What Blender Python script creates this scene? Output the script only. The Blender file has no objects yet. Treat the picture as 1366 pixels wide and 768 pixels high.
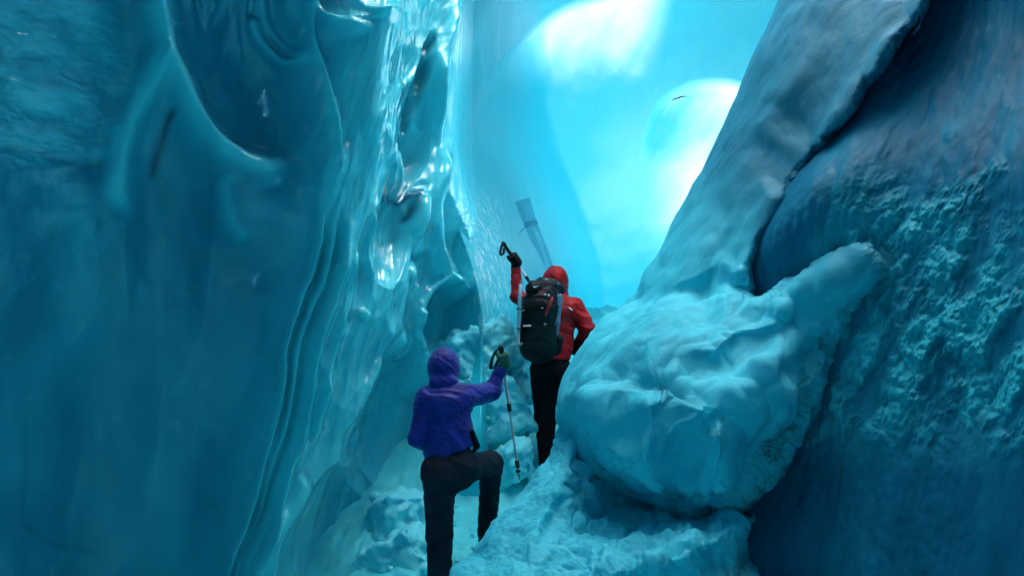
import bpy, math, random
import numpy as np
from mathutils import Vector

# ------------------------------------------------------------------ camera, sky, sun, exposure
scene = bpy.context.scene
col = scene.collection
F = 1183.0; PITCH = math.radians(8.0); CAM = np.array([0.0, 0.0, 1.6])
cam_data = bpy.data.cameras.new("camera")
cam_data.sensor_width = 36.0; cam_data.lens = 36.0 * F / 1366.0
cam_data.clip_start = 0.05; cam_data.clip_end = 500
cam = bpy.data.objects.new("camera", cam_data)
cam.location = CAM; cam.rotation_euler = (math.radians(90) + PITCH, 0, 0)
col.objects.link(cam); scene.camera = cam

SUN_EL, SUN_AZ = 52.0, 14.0          # azimuth clockwise from +Y (in front of the camera)
world = bpy.data.worlds.new("World"); scene.world = world; world.use_nodes = True
wn = world.node_tree.nodes; wl = world.node_tree.links
sky = wn.new("ShaderNodeTexSky"); sky.sky_type = 'NISHITA'; sky.sun_disc = False
sky.sun_elevation = math.radians(SUN_EL); sky.sun_rotation = math.radians(SUN_AZ)
bg = wn["Background"]; bg.inputs["Strength"].default_value = 0.12
wl.new(sky.outputs[0], bg.inputs["Color"])
sd = bpy.data.lights.new("sun", 'SUN'); sd.energy = 5.0; sd.angle = math.radians(0.5); sd.color = (1.0, 0.96, 0.9)
sun = bpy.data.objects.new("sun", sd)
a_, e_ = math.radians(SUN_AZ), math.radians(SUN_EL)
sdir = Vector((math.sin(a_) * math.cos(e_), math.cos(a_) * math.cos(e_), math.sin(e_)))
sun.rotation_euler = sdir.to_track_quat('Z', 'Y').to_euler(); sun.location = sdir * 40
col.objects.link(sun)
scene.view_settings.view_transform = 'Standard'; scene.view_settings.look = 'None'
scene.view_settings.exposure = 3.0; scene.view_settings.gamma = 1.0
scene.render.engine = 'CYCLES'
try:
    scene.cycles.use_denoising = True
    scene.cycles.max_bounces = 8; scene.cycles.diffuse_bounces = 5; scene.cycles.glossy_bounces = 3
    scene.cycles.transmission_bounces = 6; scene.cycles.sample_clamp_indirect = 6.0
except Exception:
    pass

# ------------------------------------------------------------------ maths
sp, cp = math.sin(PITCH), math.cos(PITCH)
RT = np.array([1.0, 0, 0]); FW = np.array([0, cp, sp]); UP = np.array([0, -sp, cp])
def at(px, py, D):
    px, py, D = np.broadcast_arrays(np.asarray(px, float), np.asarray(py, float), np.asarray(D, float))
    return CAM + D[..., None] * (((px - 683) / F)[..., None] * RT + FW - ((py - 384) / F)[..., None] * UP)

rng = np.random.RandomState(7)
_perm = rng.permutation(256); _perm = np.concatenate([_perm, _perm, _perm])
_grad = rng.normal(size=(256, 3)); _grad /= np.linalg.norm(_grad, axis=1)[:, None]
def perlin(P):
    P = np.asarray(P, float); sh = P.shape[:-1]; P = P.reshape(-1, 3)
    i = np.floor(P).astype(int); f = P - i; i &= 255
    u = f * f * f * (f * (f * 6 - 15) + 10)
    out = np.zeros(len(P))
    for dx in (0, 1):
        for dy in (0, 1):
            for dz in (0, 1):
                h = _perm[_perm[_perm[(i[:, 0] + dx) & 255] + ((i[:, 1] + dy) & 255)] + ((i[:, 2] + dz) & 255)]
                g = _grad[h]
                w = (u[:, 0] if dx else 1 - u[:, 0]) * (u[:, 1] if dy else 1 - u[:, 1]) * (u[:, 2] if dz else 1 - u[:, 2])
                out += w * ((f[:, 0] - dx) * g[:, 0] + (f[:, 1] - dy) * g[:, 1] + (f[:, 2] - dz) * g[:, 2])
    return out.reshape(sh) * 1.5
def fbm(P, oct=4, gain=0.5, kind=None):
    a, s, t = 1.0, 0.0, 0.0; Q = np.array(P, float)
    for k in range(oct):
        n = perlin(Q + 17.3 * k)
        if kind == 'billow': n = np.abs(n) * 2 - 0.5
        elif kind == 'ridge': n = 0.5 - np.abs(n) * 2
        s = s + a * n; t += a; a *= gain; Q = Q * 2.03
    return s / t
def worley(P):
    sh = P.shape[:-1]; P = P.reshape(-1, 3); i = np.floor(P).astype(int); best = np.full(len(P), 9.0)
    for dx in (-1, 0, 1):
        for dy in (-1, 0, 1):
            for dz in (-1, 0, 1):
                c = i + (dx, dy, dz)
                h = _perm[_perm[_perm[c[:, 0] & 255] + (c[:, 1] & 255)] + (c[:, 2] & 255)]
                q = c + np.stack([_perm[h], _perm[h + 1], _perm[h + 2]], 1) / 255.0
                best = np.minimum(best, ((q - P) ** 2).sum(1))
    return np.sqrt(best).reshape(sh)
def sstep(a, b, x):
    t = np.clip((x - a) / (b - a), 0, 1); return t * t * (3 - 2 * t)
def catmull(pts, n=8):
    p = np.array(pts, float); p = np.vstack([2 * p[0] - p[1], p, 2 * p[-1] - p[-2]]); out = []
    for i in range(1, len(p) - 2):
        for t in np.linspace(0, 1, n, endpoint=False):
            a, b, c, d = p[i - 1], p[i], p[i + 1], p[i + 2]
            out.append(0.5 * (2 * b + (c - a) * t + (2 * a - 5 * b + 4 * c - d) * t * t + (3 * b - a - 3 * c + d) * t ** 3))
    out.append(p[-2]); return np.array(out)
def poly_dist(x, y, pts, smooth=True):
    """signed distance to a polyline (positive on its right-hand side, walking along it, y down) and the 0..1 place along it"""
    p = catmull(pts, 5) if smooth and len(pts) > 2 else np.array(pts, float)
    best = np.full(x.shape, 1e9); sg = np.zeros(x.shape); al = np.zeros(x.shape)
    L = np.concatenate([[0], np.cumsum(np.linalg.norm(np.diff(p, axis=0), axis=1))])
    for k in range(len(p) - 1):
        a, b = p[k], p[k + 1]; d = b - a; l2 = (d ** 2).sum() + 1e-9
        t = np.clip(((x - a[0]) * d[0] + (y - a[1]) * d[1]) / l2, 0, 1)
        ex = x - a[0] - t * d[0]; ey = y - a[1] - t * d[1]; r = ex * ex + ey * ey
        m = r < best
        best[m] = r[m]; al[m] = (L[k] + t[m] * (L[k + 1] - L[k])) / L[-1]
        sg[m] = np.sign(d[0] * ey - d[1] * ex)[m]
    return np.sqrt(best) * np.where(sg == 0, 1, sg), al
def ridge(x, y, pts, h, wr, wl=None, taper=(0.15, 0.15), p=2.0):
    """a crest along the line: wr / wl = widths on its right and left side"""
    wl = wr if wl is None else wl
    xs = [q[0] for q in pts]; ys = [q[1] for q in pts]; m = 3.2 * max(wr, wl)
    out = np.zeros(x.shape)
    k = (x > min(xs) - m) & (x < max(xs) + m) & (y > min(ys) - m) & (y < max(ys) + m)
    if not k.any(): return out
    d, al = poly_dist(x[k], y[k], pts)
    w = np.where(d > 0, wr, wl)
    t = np.ones(al.shape)
    if taper[0] > 0: t = t * sstep(0, taper[0], al)
    if taper[1] > 0: t = t * sstep(0, taper[1], 1 - al)
    out[k] = h * t * np.exp(-(np.abs(d) / w) ** p)
    return out
def scoop(x, y, cx, cy, rx, ry, rot, h, p=1.0):
    """a bowl (h<0) or a boss (h>0) with a crisp rim"""
    c, s = math.cos(math.radians(rot)), math.sin(math.radians(rot))
    u = ((x - cx) * c + (y - cy) * s) / rx; v = (-(x - cx) * s + (y - cy) * c) / ry
    return h * np.clip(1 - u * u - v * v, 0, 1) ** p

# ------------------------------------------------------------------ mesh helpers
def mesh_obj(name, V, Fc, mat, parent=None, attrs=None, smooth=True):
    me = bpy.data.meshes.new(name)
    V = np.asarray(V, np.float32); Fc = np.asarray(Fc, np.int32)
    me.vertices.add(len(V)); me.vertices.foreach_set("co", V.ravel())
    k = Fc.shape[1]
    me.loops.add(Fc.size); me.loops.foreach_set("vertex_index", Fc.ravel())
    me.polygons.add(len(Fc)); me.polygons.foreach_set("loop_start", np.arange(0, Fc.size, k, dtype=np.int32))
    me.polygons.foreach_set("loop_total", np.full(len(Fc), k, np.int32))
    me.update(calc_edges=True)
    if smooth: me.polygons.foreach_set("use_smooth", np.ones(len(Fc), bool))
    for an, av in (attrs or {}).items():
        at_ = me.attributes.new(an, 'FLOAT', 'POINT'); at_.data.foreach_set("value", np.asarray(av, np.float32).ravel())
    me.validate()
    if mat: me.materials.append(mat)
    o = bpy.data.objects.new(name, me); col.objects.link(o)
    if parent: o.parent = parent
    return o
def grid_normals(X):
    du = np.gradient(X, axis=1); dv = np.gradient(X, axis=0)
    n = np.cross(du, dv); return n / (np.linalg.norm(n, axis=-1, keepdims=True) + 1e-12)
def sheet(name, X, mat, parent=None, attrs=None, flip=False, wrap=False):
    r, c = X.shape[:2]; idx = np.arange(r * c).reshape(r, c)
    if wrap: idx = np.concatenate([idx, idx[:, :1]], 1)
    q = np.stack([idx[:-1, :-1], idx[1:, :-1], idx[1:, 1:], idx[:-1, 1:]], -1).reshape(-1, 4)
    if flip: q = q[:, ::-1]
    return mesh_obj(name, X.reshape(-1, 3), q, mat, parent, attrs)
def toward_cam(X):
    n = grid_normals(X); s = np.sign((n * (CAM - X)).sum(-1, keepdims=True)); s[s == 0] = 1
    return n * np.sign(np.median(s) or 1)
def lines(*pts, n=1):
    """piecewise spacing: (value, count) pairs"""
    out = []
    for (a, k), (b, _) in zip(pts[:-1], pts[1:]): out.append(np.linspace(a, b, k, endpoint=False))
    out.append([pts[-1][0]]); return np.concatenate(out)
def tag(o, label=None, cat=None, group=None, kind=None):
    if label: o['label'] = label
    if cat: o['category'] = cat
    if group: o['group'] = group
    if kind: o['kind'] = kind
    return o
def empty(name, loc, label, cat, group=None):
    o = bpy.data.objects.new(name, None); o.location = [float(v) for v in loc]; col.objects.link(o)
    o.empty_display_size = 0.1
    return tag(o, label, cat, group)

# --- implicit surfaces: smooth unions of limbs, meshed with surface nets
class Field:
    def __init__(s, lo, hi, res):
        s.lo = np.array(lo, float); s.res = res
        s.n = np.ceil((np.array(hi) - s.lo) / res).astype(int) + 1
        s.f = np.full(s.n, 1.0)
    def _box(s, lo, hi, m):
        a = np.clip(np.floor((np.array(lo) - m - s.lo) / s.res).astype(int), 0, s.n)
        b = np.clip(np.ceil((np.array(hi) + m - s.lo) / s.res).astype(int) + 1, 0, s.n)
        return tuple(slice(i, j) for i, j in zip(a, b))
    def _pts(s, sl):
        ax = [s.lo[k] + s.res * np.arange(sl[k].start, sl[k].stop) for k in range(3)]
        return np.stack(np.meshgrid(*ax, indexing='ij'), -1)
    def _mix(s, sl, d, k):
        f = s.f[sl]
        h = np.clip(0.5 + 0.5 * (f - d) / k, 0, 1)
        s.f[sl] = f * (1 - h) + d * h - k * h * (1 - h)
    def cone(s, a, b, ra, rb, k=0.02, flat=None):
        a, b = np.array(a, float), np.array(b, float); m = max(ra, rb) + 0.06 + k
        sl = s._box(np.minimum(a, b), np.maximum(a, b), m); P = s._pts(sl)
        if P.size == 0: return s
        d = b - a; t = np.clip(((P - a) @ d) / (d @ d + 1e-12), 0, 1)
        e = P - a - t[..., None] * d
        if flat is not None:                                   # flat = (unit axis, factor >1 squeezes along it)
            ax = np.array(flat[0], float); e = e + (e @ ax)[..., None] * ax * (flat[1] - 1)
        s._mix(sl, np.linalg.norm(e, axis=-1) - (ra + (rb - ra) * t), k); return s
    def ball(s, c, r, k=0.02):
        c = np.array(c, float); r = np.array(r if np.ndim(r) else [r] * 3, float)
        sl = s._box(c - r, c + r, 0.06 + k); P = s._pts(sl)
        q = (P - c) / r; l = np.linalg.norm(q, axis=-1)
        s._mix(sl, (l - 1) * r.min() * 0.8 + 0 * l, k); return s
    def box(s, c, h, r, k=0.02, R=None):
        c = np.array(c, float); h = np.array(h, float); m = np.linalg.norm(h)
        sl = s._box(c - m, c + m, 0.05 + k); P = s._pts(sl) - c
        if R is not None: P = P @ R
        q = np.abs(P) - (h - r)
        s._mix(sl, np.linalg.norm(np.maximum(q, 0), axis=-1) + np.minimum(q.max(-1), 0) - r, k); return s
    def cut(s, p, n, k=0.0):
        """keep the side that n points away from"""
        P = s._pts(tuple(slice(0, m) for m in s.n)); n = np.array(n, float); n /= np.linalg.norm(n)
        s.f = np.maximum(s.f, (P - np.array(p)) @ n); return s
    def carve(s, fn):
        P = s._pts(tuple(slice(0, m) for m in s.n)); s.f = np.maximum(s.f, fn(P)); return s
    def mesh(s):
        f = s.f; neg = f < 0
        nx, ny, nz = f.shape
        cnt = np.zeros((nx - 1, ny - 1, nz - 1)); acc = np.zeros((nx - 1, ny - 1, nz - 1, 3))
        def sub(a, o): return a[o[0]:nx - 1 + o[0], o[1]:ny - 1 + o[1], o[2]:nz - 1 + o[2]]
        for ax in range(3):
            for o1 in (0, 1):
                for o2 in (0, 1):
                    o = [0, 0, 0]; others = [k for k in range(3) if k != ax]; o[others[0]] = o1; o[others[1]] = o2
                    e = list(o); e[ax] = 1
                    A, B = sub(f, o), sub(f, e); c = (A < 0) != (B < 0)
                    t = np.where(c, A / np.where(np.abs(A - B) < 1e-12, 1, A - B), 0)
                    cnt += c
                    for k in range(3):
                        acc[..., k] += c * ((t if k == ax else o[k]))
        cell = cnt > 0; idx = np.full(cell.shape, -1); idx[cell] = np.arange(cell.sum())
        base = np.argwhere(cell)
        V = (base + acc[cell] / cnt[cell][:, None]) * s.res + s.lo
        Q = []
        for ax in range(3):
            A = neg[1:-1, 1:-1, 1:-1]
            sl2 = [slice(1, -1)] * 3; sl2[ax] = slice(2, None)
            B = neg[tuple(sl2)]
            loc = np.argwhere(A != B) + 1
            inside = neg[loc[:, 0], loc[:, 1], loc[:, 2]]
            u, v = (ax + 1) % 3, (ax + 2) % 3
            def g(du, dv):
                l = loc.copy(); l[:, u] -= du; l[:, v] -= dv
                l = np.minimum(l, np.array(idx.shape) - 1)
                return idx[l[:, 0], l[:, 1], l[:, 2]]
            q = np.stack([g(1, 1), g(0, 1), g(0, 0), g(1, 0)], 1)
            q[~inside] = q[~inside][:, ::-1]
            Q.append(q)
        Q = np.concatenate(Q); Q = Q[(Q >= 0).all(1)]
        return V, Q
def vnormals(V, Q):
    n = np.cross(V[Q[:, 2]] - V[Q[:, 0]], V[Q[:, 3]] - V[Q[:, 1]])
    N = np.zeros_like(V)
    for k in range(4): np.add.at(N, Q[:, k], n)
    return N / (np.linalg.norm(N, axis=1)[:, None] + 1e-12)
def relax(V, Q, it=2):
    for _ in range(it):
        S = np.zeros_like(V); C = np.zeros(len(V))
        for k in range(4):
            a, b = Q[:, k], Q[:, (k + 1) % 4]
            np.add.at(S, a, V[b]); np.add.at(C, a, 1); np.add.at(S, b, V[a]); np.add.at(C, b, 1)
        V = V * 0.4 + 0.6 * S / np.maximum(C, 1)[:, None]
    return V
def field_obj(name, fld, mat, parent=None, disp=None, it=2, origin=None, attrs=None):
    V, Q = fld.mesh(); V = relax(V, Q, it)
    if disp is not None: V = V + vnormals(V, Q) * disp(V)[:, None]
    at_ = {k: f(V) for k, f in (attrs or {}).items()}
    off = np.array(origin if origin is not None else (parent.location if parent and parent.type == 'EMPTY' else (0, 0, 0)), float)
    if parent is not None and parent.type != 'EMPTY': off = np.array(parent.location)
    o = mesh_obj(name, V - off, Q, mat, parent, at_)
    if parent is None: o.location = off
    return o
def tube(name, pts, radii, mat, parent=None, sides=10, origin=(0, 0, 0)):
    pts = np.array(pts, float) - np.array(origin); n = len(pts)
    radii = np.broadcast_to(np.asarray(radii, float), (n,))
    T = np.gradient(pts, axis=0); T /= np.linalg.norm(T, axis=1)[:, None]
    ref = np.array([0.2, 1, 0.1]); V = []
    for i in range(n):
        u = np.cross(T[i], ref); u /= np.linalg.norm(u); v = np.cross(T[i], u)
        for k in range(sides):
            a = 2 * math.pi * k / sides; V.append(pts[i] + radii[i] * (math.cos(a) * u + math.sin(a) * v))
    Q = [[i * sides + k, i * sides + (k + 1) % sides, (i + 1) * sides + (k + 1) % sides, (i + 1) * sides + k] for i in range(n - 1) for k in range(sides)]
    for i, b in ((0, 0), (n - 1, (n - 1) * sides)):
        V.append(pts[i]); c = len(V) - 1
        for k in range(0, sides, 2): Q.append([c, b + (k + 2) % sides, b + (k + 1) % sides, b + k])
    o = mesh_obj(name, V, Q, mat, parent)
    return o

# ------------------------------------------------------------------ materials
def new_mat(name):
    m = bpy.data.materials.new(name); m.use_nodes = True
    nt = m.node_tree; return m, nt, nt.nodes["Principled BSDF"], nt.nodes["Material Output"]
def noise_node(nt, scale, detail=4, rough=0.55, vec=None, dist=0.0):
    n = nt.nodes.new("ShaderNodeTexNoise"); n.inputs["Scale"].default_value = scale
    n.inputs["Detail"].default_value = detail; n.inputs["Roughness"].default_value = rough; n.inputs["Distortion"].default_value = dist
    if vec is None:
        tc = nt.nodes.new("ShaderNodeTexCoord"); vec = tc.outputs["Object"]
    nt.links.new(vec, n.inputs["Vector"]); return n.outputs["Fac"]
def stretch(nt, s, rot=(0, 0, 0)):
    tc = nt.nodes.new("ShaderNodeTexCoord"); mp = nt.nodes.new("ShaderNodeMapping")
    mp.inputs["Scale"].default_value = s; mp.inputs["Rotation"].default_value = rot
    nt.links.new(tc.outputs["Object"], mp.inputs["Vector"]); return mp.outputs[0]
def ramp(nt, fac, stops):
    r = nt.nodes.new("ShaderNodeValToRGB"); nt.links.new(fac, r.inputs[0])
    el = r.color_ramp.elements
    while len(el) < len(stops): el.new(0.5)
    for e, (p, c) in zip(el, stops): e.position = p; e.color = (*c, 1) if len(c) == 3 else c
    return r.outputs[0]
def mixc(nt, fac, a, b, mode='MIX'):
    m = nt.nodes.new("ShaderNodeMix"); m.data_type = 'RGBA'; m.blend_type = mode
    for v, i in ((fac, 0), (a, 6), (b, 7)):
        if hasattr(v, "node"): nt.links.new(v, m.inputs[i])
        elif i == 0: m.inputs[0].default_value = v
        else: m.inputs[i].default_value = (*v, 1)
    return m.outputs[2]
def attr(nt, name):
    a = nt.nodes.new("ShaderNodeAttribute"); a.attribute_name = name; return a.outputs["Fac"]
def math_(nt, op, a, b=None, clamp=False):
    m = nt.nodes.new("ShaderNodeMath"); m.operation = op; m.use_clamp = clamp
    for v, i in ((a, 0), (b, 1)):
        if v is None: continue
        if hasattr(v, "node"): nt.links.new(v, m.inputs[i])
        else: m.inputs[i].default_value = v
    return m.outputs[0]
def bump(nt, bsdf, h, strength, dist=0.02, coat=False):
    b = nt.nodes.new("ShaderNodeBump"); b.inputs["Strength"].default_value = strength; b.inputs["Distance"].default_value = dist
    nt.links.new(h, b.inputs["Height"]); nt.links.new(b.outputs[0], bsdf.inputs["Normal"])
    if coat: nt.links.new(b.outputs[0], bsdf.inputs["Coat Normal"])

SNOW_A = (0.10, 0.76, 0.88); SNOW_B = (0.06, 0.62, 0.75)
def snow_mat(name, a=SNOW_A, b=SNOW_B, grain=60, sparkle=0.0):
    m, nt, bs, out = new_mat(name)
    n = noise_node(nt, 2.2, 5, 0.6)
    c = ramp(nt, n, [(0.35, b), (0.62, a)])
    c = mixc(nt, attr(nt, "shade_tint"), c, (0.009, 0.15, 0.24))  # painted shade: snow tinted darker blue where less light falls
    nt.links.new(c, bs.inputs["Base Color"])
    bs.inputs["Roughness"].default_value = 0.62; bs.inputs["Specular IOR Level"].default_value = 0.35
    bs.inputs["Subsurface Weight"].default_value = 0.5; bs.inputs["Subsurface Radius"].default_value = (0.3, 0.8, 1.0); bs.inputs["Subsurface Scale"].default_value = 0.05
    h = math_(nt, 'ADD', noise_node(nt, grain, 4, 0.7), math_(nt, 'MULTIPLY', noise_node(nt, grain * 0.22, 3, 0.6), 2.0))
    bump(nt, bs, h, 0.28, 0.008)
    return m
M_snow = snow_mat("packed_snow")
M_ground = snow_mat("trodden_snow", a=(0.14, 0.80, 0.85), b=(0.05, 0.60, 0.68), grain=35)
M_block = snow_mat("icy_snow", a=(0.24, 0.88, 0.95), b=(0.10, 0.68, 0.80), grain=30)

def ice_wall_mat():
    m, nt, bs, out = new_mat("glossy_blue_ice")
    v = stretch(nt, (1, 1, 0.6), (0, math.radians(12), 0))
    n = noise_node(nt, 0.9, 6, 0.6, v, 0.6)
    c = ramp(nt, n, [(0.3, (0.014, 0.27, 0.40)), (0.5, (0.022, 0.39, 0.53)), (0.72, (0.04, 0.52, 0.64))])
    cloud_light = attr(nt, "cloud_light"); crack_shade = attr(nt, "crack_shade")  # cloudy ice and painted light on crests; cracks and painted shade in hollows
    c = mixc(nt, cloud_light, c, (0.14, 0.86, 0.95))
    c = mixc(nt, crack_shade, c, (0.012, 0.10, 0.19))
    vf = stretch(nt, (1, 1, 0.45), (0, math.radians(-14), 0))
    fl = math_(nt, 'MULTIPLY', attr(nt, "frost_glint"), ramp(nt, noise_node(nt, 15, 5, 0.7, vf, 0.5), [(0.54, (0,) * 3), (0.62, (1,) * 3)]), True)  # sun glints painted as white flecks
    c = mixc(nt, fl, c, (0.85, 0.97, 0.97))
    nt.links.new(c, bs.inputs["Base Color"])
    bs.inputs["Coat IOR"].default_value = 1.8
    bs.inputs['Subsurface Weight'].default_value = 0.35; bs.inputs['Subsurface Radius'].default_value = (0.3, 0.8, 1.0); bs.inputs['Subsurface Scale'].default_value = 0.08
    r = ramp(nt, noise_node(nt, 5, 3), [(0.4, (0.10,) * 3), (0.7, (0.3,) * 3)])
    nt.links.new(r, bs.inputs["Roughness"])
    bs.inputs["IOR"].default_value = 1.4
    bs.inputs["Coat Weight"].default_value = 1.0; bs.inputs["Coat Roughness"].default_value = 0.035
    v2 = stretch(nt, (9, 9, 1.6), (0, math.radians(14), 0))
    h = math_(nt, 'ADD', noise_node(nt, 1.0, 4, 0.5, v2, 0.4), math_(nt, 'MULTIPLY', noise_node(nt, 22, 3), 0.25))
    bump(nt, bs, h, 0.25, 0.02, coat=True)
    return m
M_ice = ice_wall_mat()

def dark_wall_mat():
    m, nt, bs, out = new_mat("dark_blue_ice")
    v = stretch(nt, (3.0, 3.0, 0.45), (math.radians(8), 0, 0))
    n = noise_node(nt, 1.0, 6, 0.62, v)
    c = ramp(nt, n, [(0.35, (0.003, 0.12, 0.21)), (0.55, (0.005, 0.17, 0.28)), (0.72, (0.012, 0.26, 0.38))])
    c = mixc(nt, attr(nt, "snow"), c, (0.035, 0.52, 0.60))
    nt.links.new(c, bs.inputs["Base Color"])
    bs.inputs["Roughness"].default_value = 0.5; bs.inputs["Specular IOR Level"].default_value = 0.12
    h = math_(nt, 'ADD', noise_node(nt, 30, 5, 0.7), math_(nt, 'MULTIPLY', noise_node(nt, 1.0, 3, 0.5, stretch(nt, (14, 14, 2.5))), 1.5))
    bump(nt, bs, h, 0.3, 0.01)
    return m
M_dark = dark_wall_mat()

def roof_mat(name, thick, thin, refl):
    """ice shell that lets the sun through: more where it is thin"""
    m, nt, bs, out = new_mat(name)
    t = attr(nt, "thin")
    n = noise_node(nt, 0.35, 5, 0.55)
    c0 = mixc(nt, n, tuple(0.72 * k for k in thick), tuple(min(1, 1.25 * k) for k in thick))
    c = mixc(nt, t, c0, thin)
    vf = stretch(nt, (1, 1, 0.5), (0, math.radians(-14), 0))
    fl = math_(nt, 'MULTIPLY', attr(nt, "frost_glint"), ramp(nt, noise_node(nt, 16, 5, 0.7, vf, 0.5), [(0.52, (0,) * 3), (0.60, (1,) * 3)]), True)  # white flecks in the colour stand for sun glints
    tr = nt.nodes.new("ShaderNodeBsdfTranslucent"); nt.links.new(c, tr.inputs["Color"])
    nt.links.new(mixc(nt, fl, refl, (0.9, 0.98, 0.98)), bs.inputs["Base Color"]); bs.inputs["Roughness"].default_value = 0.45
    mx = nt.nodes.new("ShaderNodeAddShader")
    nt.links.new(bs.outputs[0], mx.inputs[0]); nt.links.new(tr.outputs[0], mx.inputs[1])
    nt.links.new(mx.outputs[0], out.inputs["Surface"])
    b = nt.nodes.new("ShaderNodeBump"); b.inputs["Strength"].default_value = 0.5; b.inputs["Distance"].default_value = 0.12
    nt.links.new(noise_node(nt, 1.2, 5, 0.5, stretch(nt, (1, 1, 0.5))), b.inputs["Height"])
    nt.links.new(b.outputs[0], bs.inputs["Normal"]); nt.links.new(b.outputs[0], tr.inputs["Normal"])
    return m
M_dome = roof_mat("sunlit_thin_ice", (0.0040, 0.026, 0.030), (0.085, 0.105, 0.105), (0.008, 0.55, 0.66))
M_roof = roof_mat("roof_ice", (0.0003, 0.005, 0.008), (0.93, 0.95, 0.96), (0.03, 0.16, 0.22))

def cloth(name, colr, rough=0.75, grain=220, strength=0.2, dark=0.6, folds=9.0, sheen=0.0):
    m, nt, bs, out = new_mat(name)
    n = noise_node(nt, 14, 4)
    c = ramp(nt, n, [(0.35, tuple(dark * k for k in colr)), (0.65, colr)])
    nt.links.new(c, bs.inputs["Base Color"]); bs.inputs["Roughness"].default_value = rough
    bs.inputs["Specular IOR Level"].default_value = 0.25
    bs.inputs["Sheen Weight"].default_value = sheen
    h = math_(nt, 'ADD', math_(nt, 'MULTIPLY', noise_node(nt, grain, 2), 0.25), noise_node(nt, folds, 4, 0.5, None, 1.2))
    bump(nt, bs, h, strength, 0.012)
    return m
def plain(name, colr, rough=0.5, metal=0.0):
    m, nt, bs, out = new_mat(name)
    n = noise_node(nt, 40, 3)
    nt.links.new(ramp(nt, n, [(0.3, tuple(0.75 * k for k in colr)), (0.7, colr)]), bs.inputs["Base Color"])
    bs.inputs["Roughness"].default_value = rough; bs.inputs["Metallic"].default_value = metal
    return m
M_purple = cloth("purple_shell_fabric", (0.028, 0.030, 0.34), 0.42, strength=0.45, folds=16, sheen=0.15)
M_red = cloth("red_shell_fabric", (0.62, 0.007, 0.014), 0.45, strength=0.5, folds=18, dark=0.45)
M_jeans = cloth("dark_denim", (0.016, 0.023, 0.042), 0.75, dark=0.35, strength=0.5, folds=14)
M_black = cloth("black_trouser_fabric", (0.006, 0.007, 0.010), 0.9)
M_skin = plain("skin", (0.5, 0.30, 0.22), 0.5)
M_glove_g = cloth("green_glove_fabric", (0.06, 0.20, 0.13), 0.8)
M_glove_k = cloth("black_glove_fabric", (0.008, 0.008, 0.01), 0.7)
M_pack = cloth("black_pack_nylon", (0.010, 0.013, 0.017), 0.5, strength=0.3)
M_packgrey = cloth("grey_pack_nylon", (0.16, 0.30, 0.40), 0.5)
M_rubber = plain("black_rubber", (0.012, 0.012, 0.014), 0.5)
M_alu = plain("brushed_aluminium", (0.42, 0.52, 0.56), 0.35, 0.6)
M_tube = plain("pale_blue_tube", (0.30, 0.52, 0.62), 0.35)
M_white = plain("white_print", (0.85, 0.88, 0.9), 0.6)
M_strap = plain("red_strap", (0.5, 0.01, 0.02), 0.6)
M_rock = plain("dark_rock", (0.04, 0.05, 0.045), 0.8)

# ------------------------------------------------------------------ ground
def ground_z(x, y):
    z = np.interp(y, [-40, 0, 3, 5.7, 6.6, 7.5, 8.6, 9.6, 12, 16, 22, 60], [-0.3, -0.1, 0.0, 0.36, 0.72, 1.05, 1.6, 2.25, 2.95, 3.4, 3.6, 4])
    P = np.stack([x, y, x * 0], -1)
    z = z + 0.75 * np.exp(-((x + 0.65) / 0.7) ** 2 - ((y - 8.5) / 0.9) ** 2)
    z = z - 0.6 * sstep(-0.9, -1.6, x) * sstep(7.4, 6.4, y)
    near = np.exp(-(np.maximum(np.abs(y - 8) - 6, 0) / 4) ** 2)
    return z + near * (0.16 * fbm(P * 0.9 + 3, 3) + 0.11 * fbm(P * 2.0 + 9, 5, 0.55, 'billow'))
gx = lines((-60, 10), (-5, 60), (-2, 320), (3.5, 60), (8, 10), (60, 1)); gy = lines((-40, 10), (-2, 60), (4, 420), (13, 90), (24, 10), (80, 1))
GX, GY = np.meshgrid(gx, gy)
GZ = ground_z(GX, GY)
GZ = GZ + np.where((np.abs(GX) < 5) & (GY < 14) & (GY > 3), 0.02 * fbm(np.stack([GX, GY, GZ], -1) * 9, 3), 0)
g = sheet("ground", np.stack([GX, GY, GZ], -1), M_ground, flip=True); tag(g, "trodden snow ramp climbing between the ice walls", None, None, 'structure')

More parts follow.
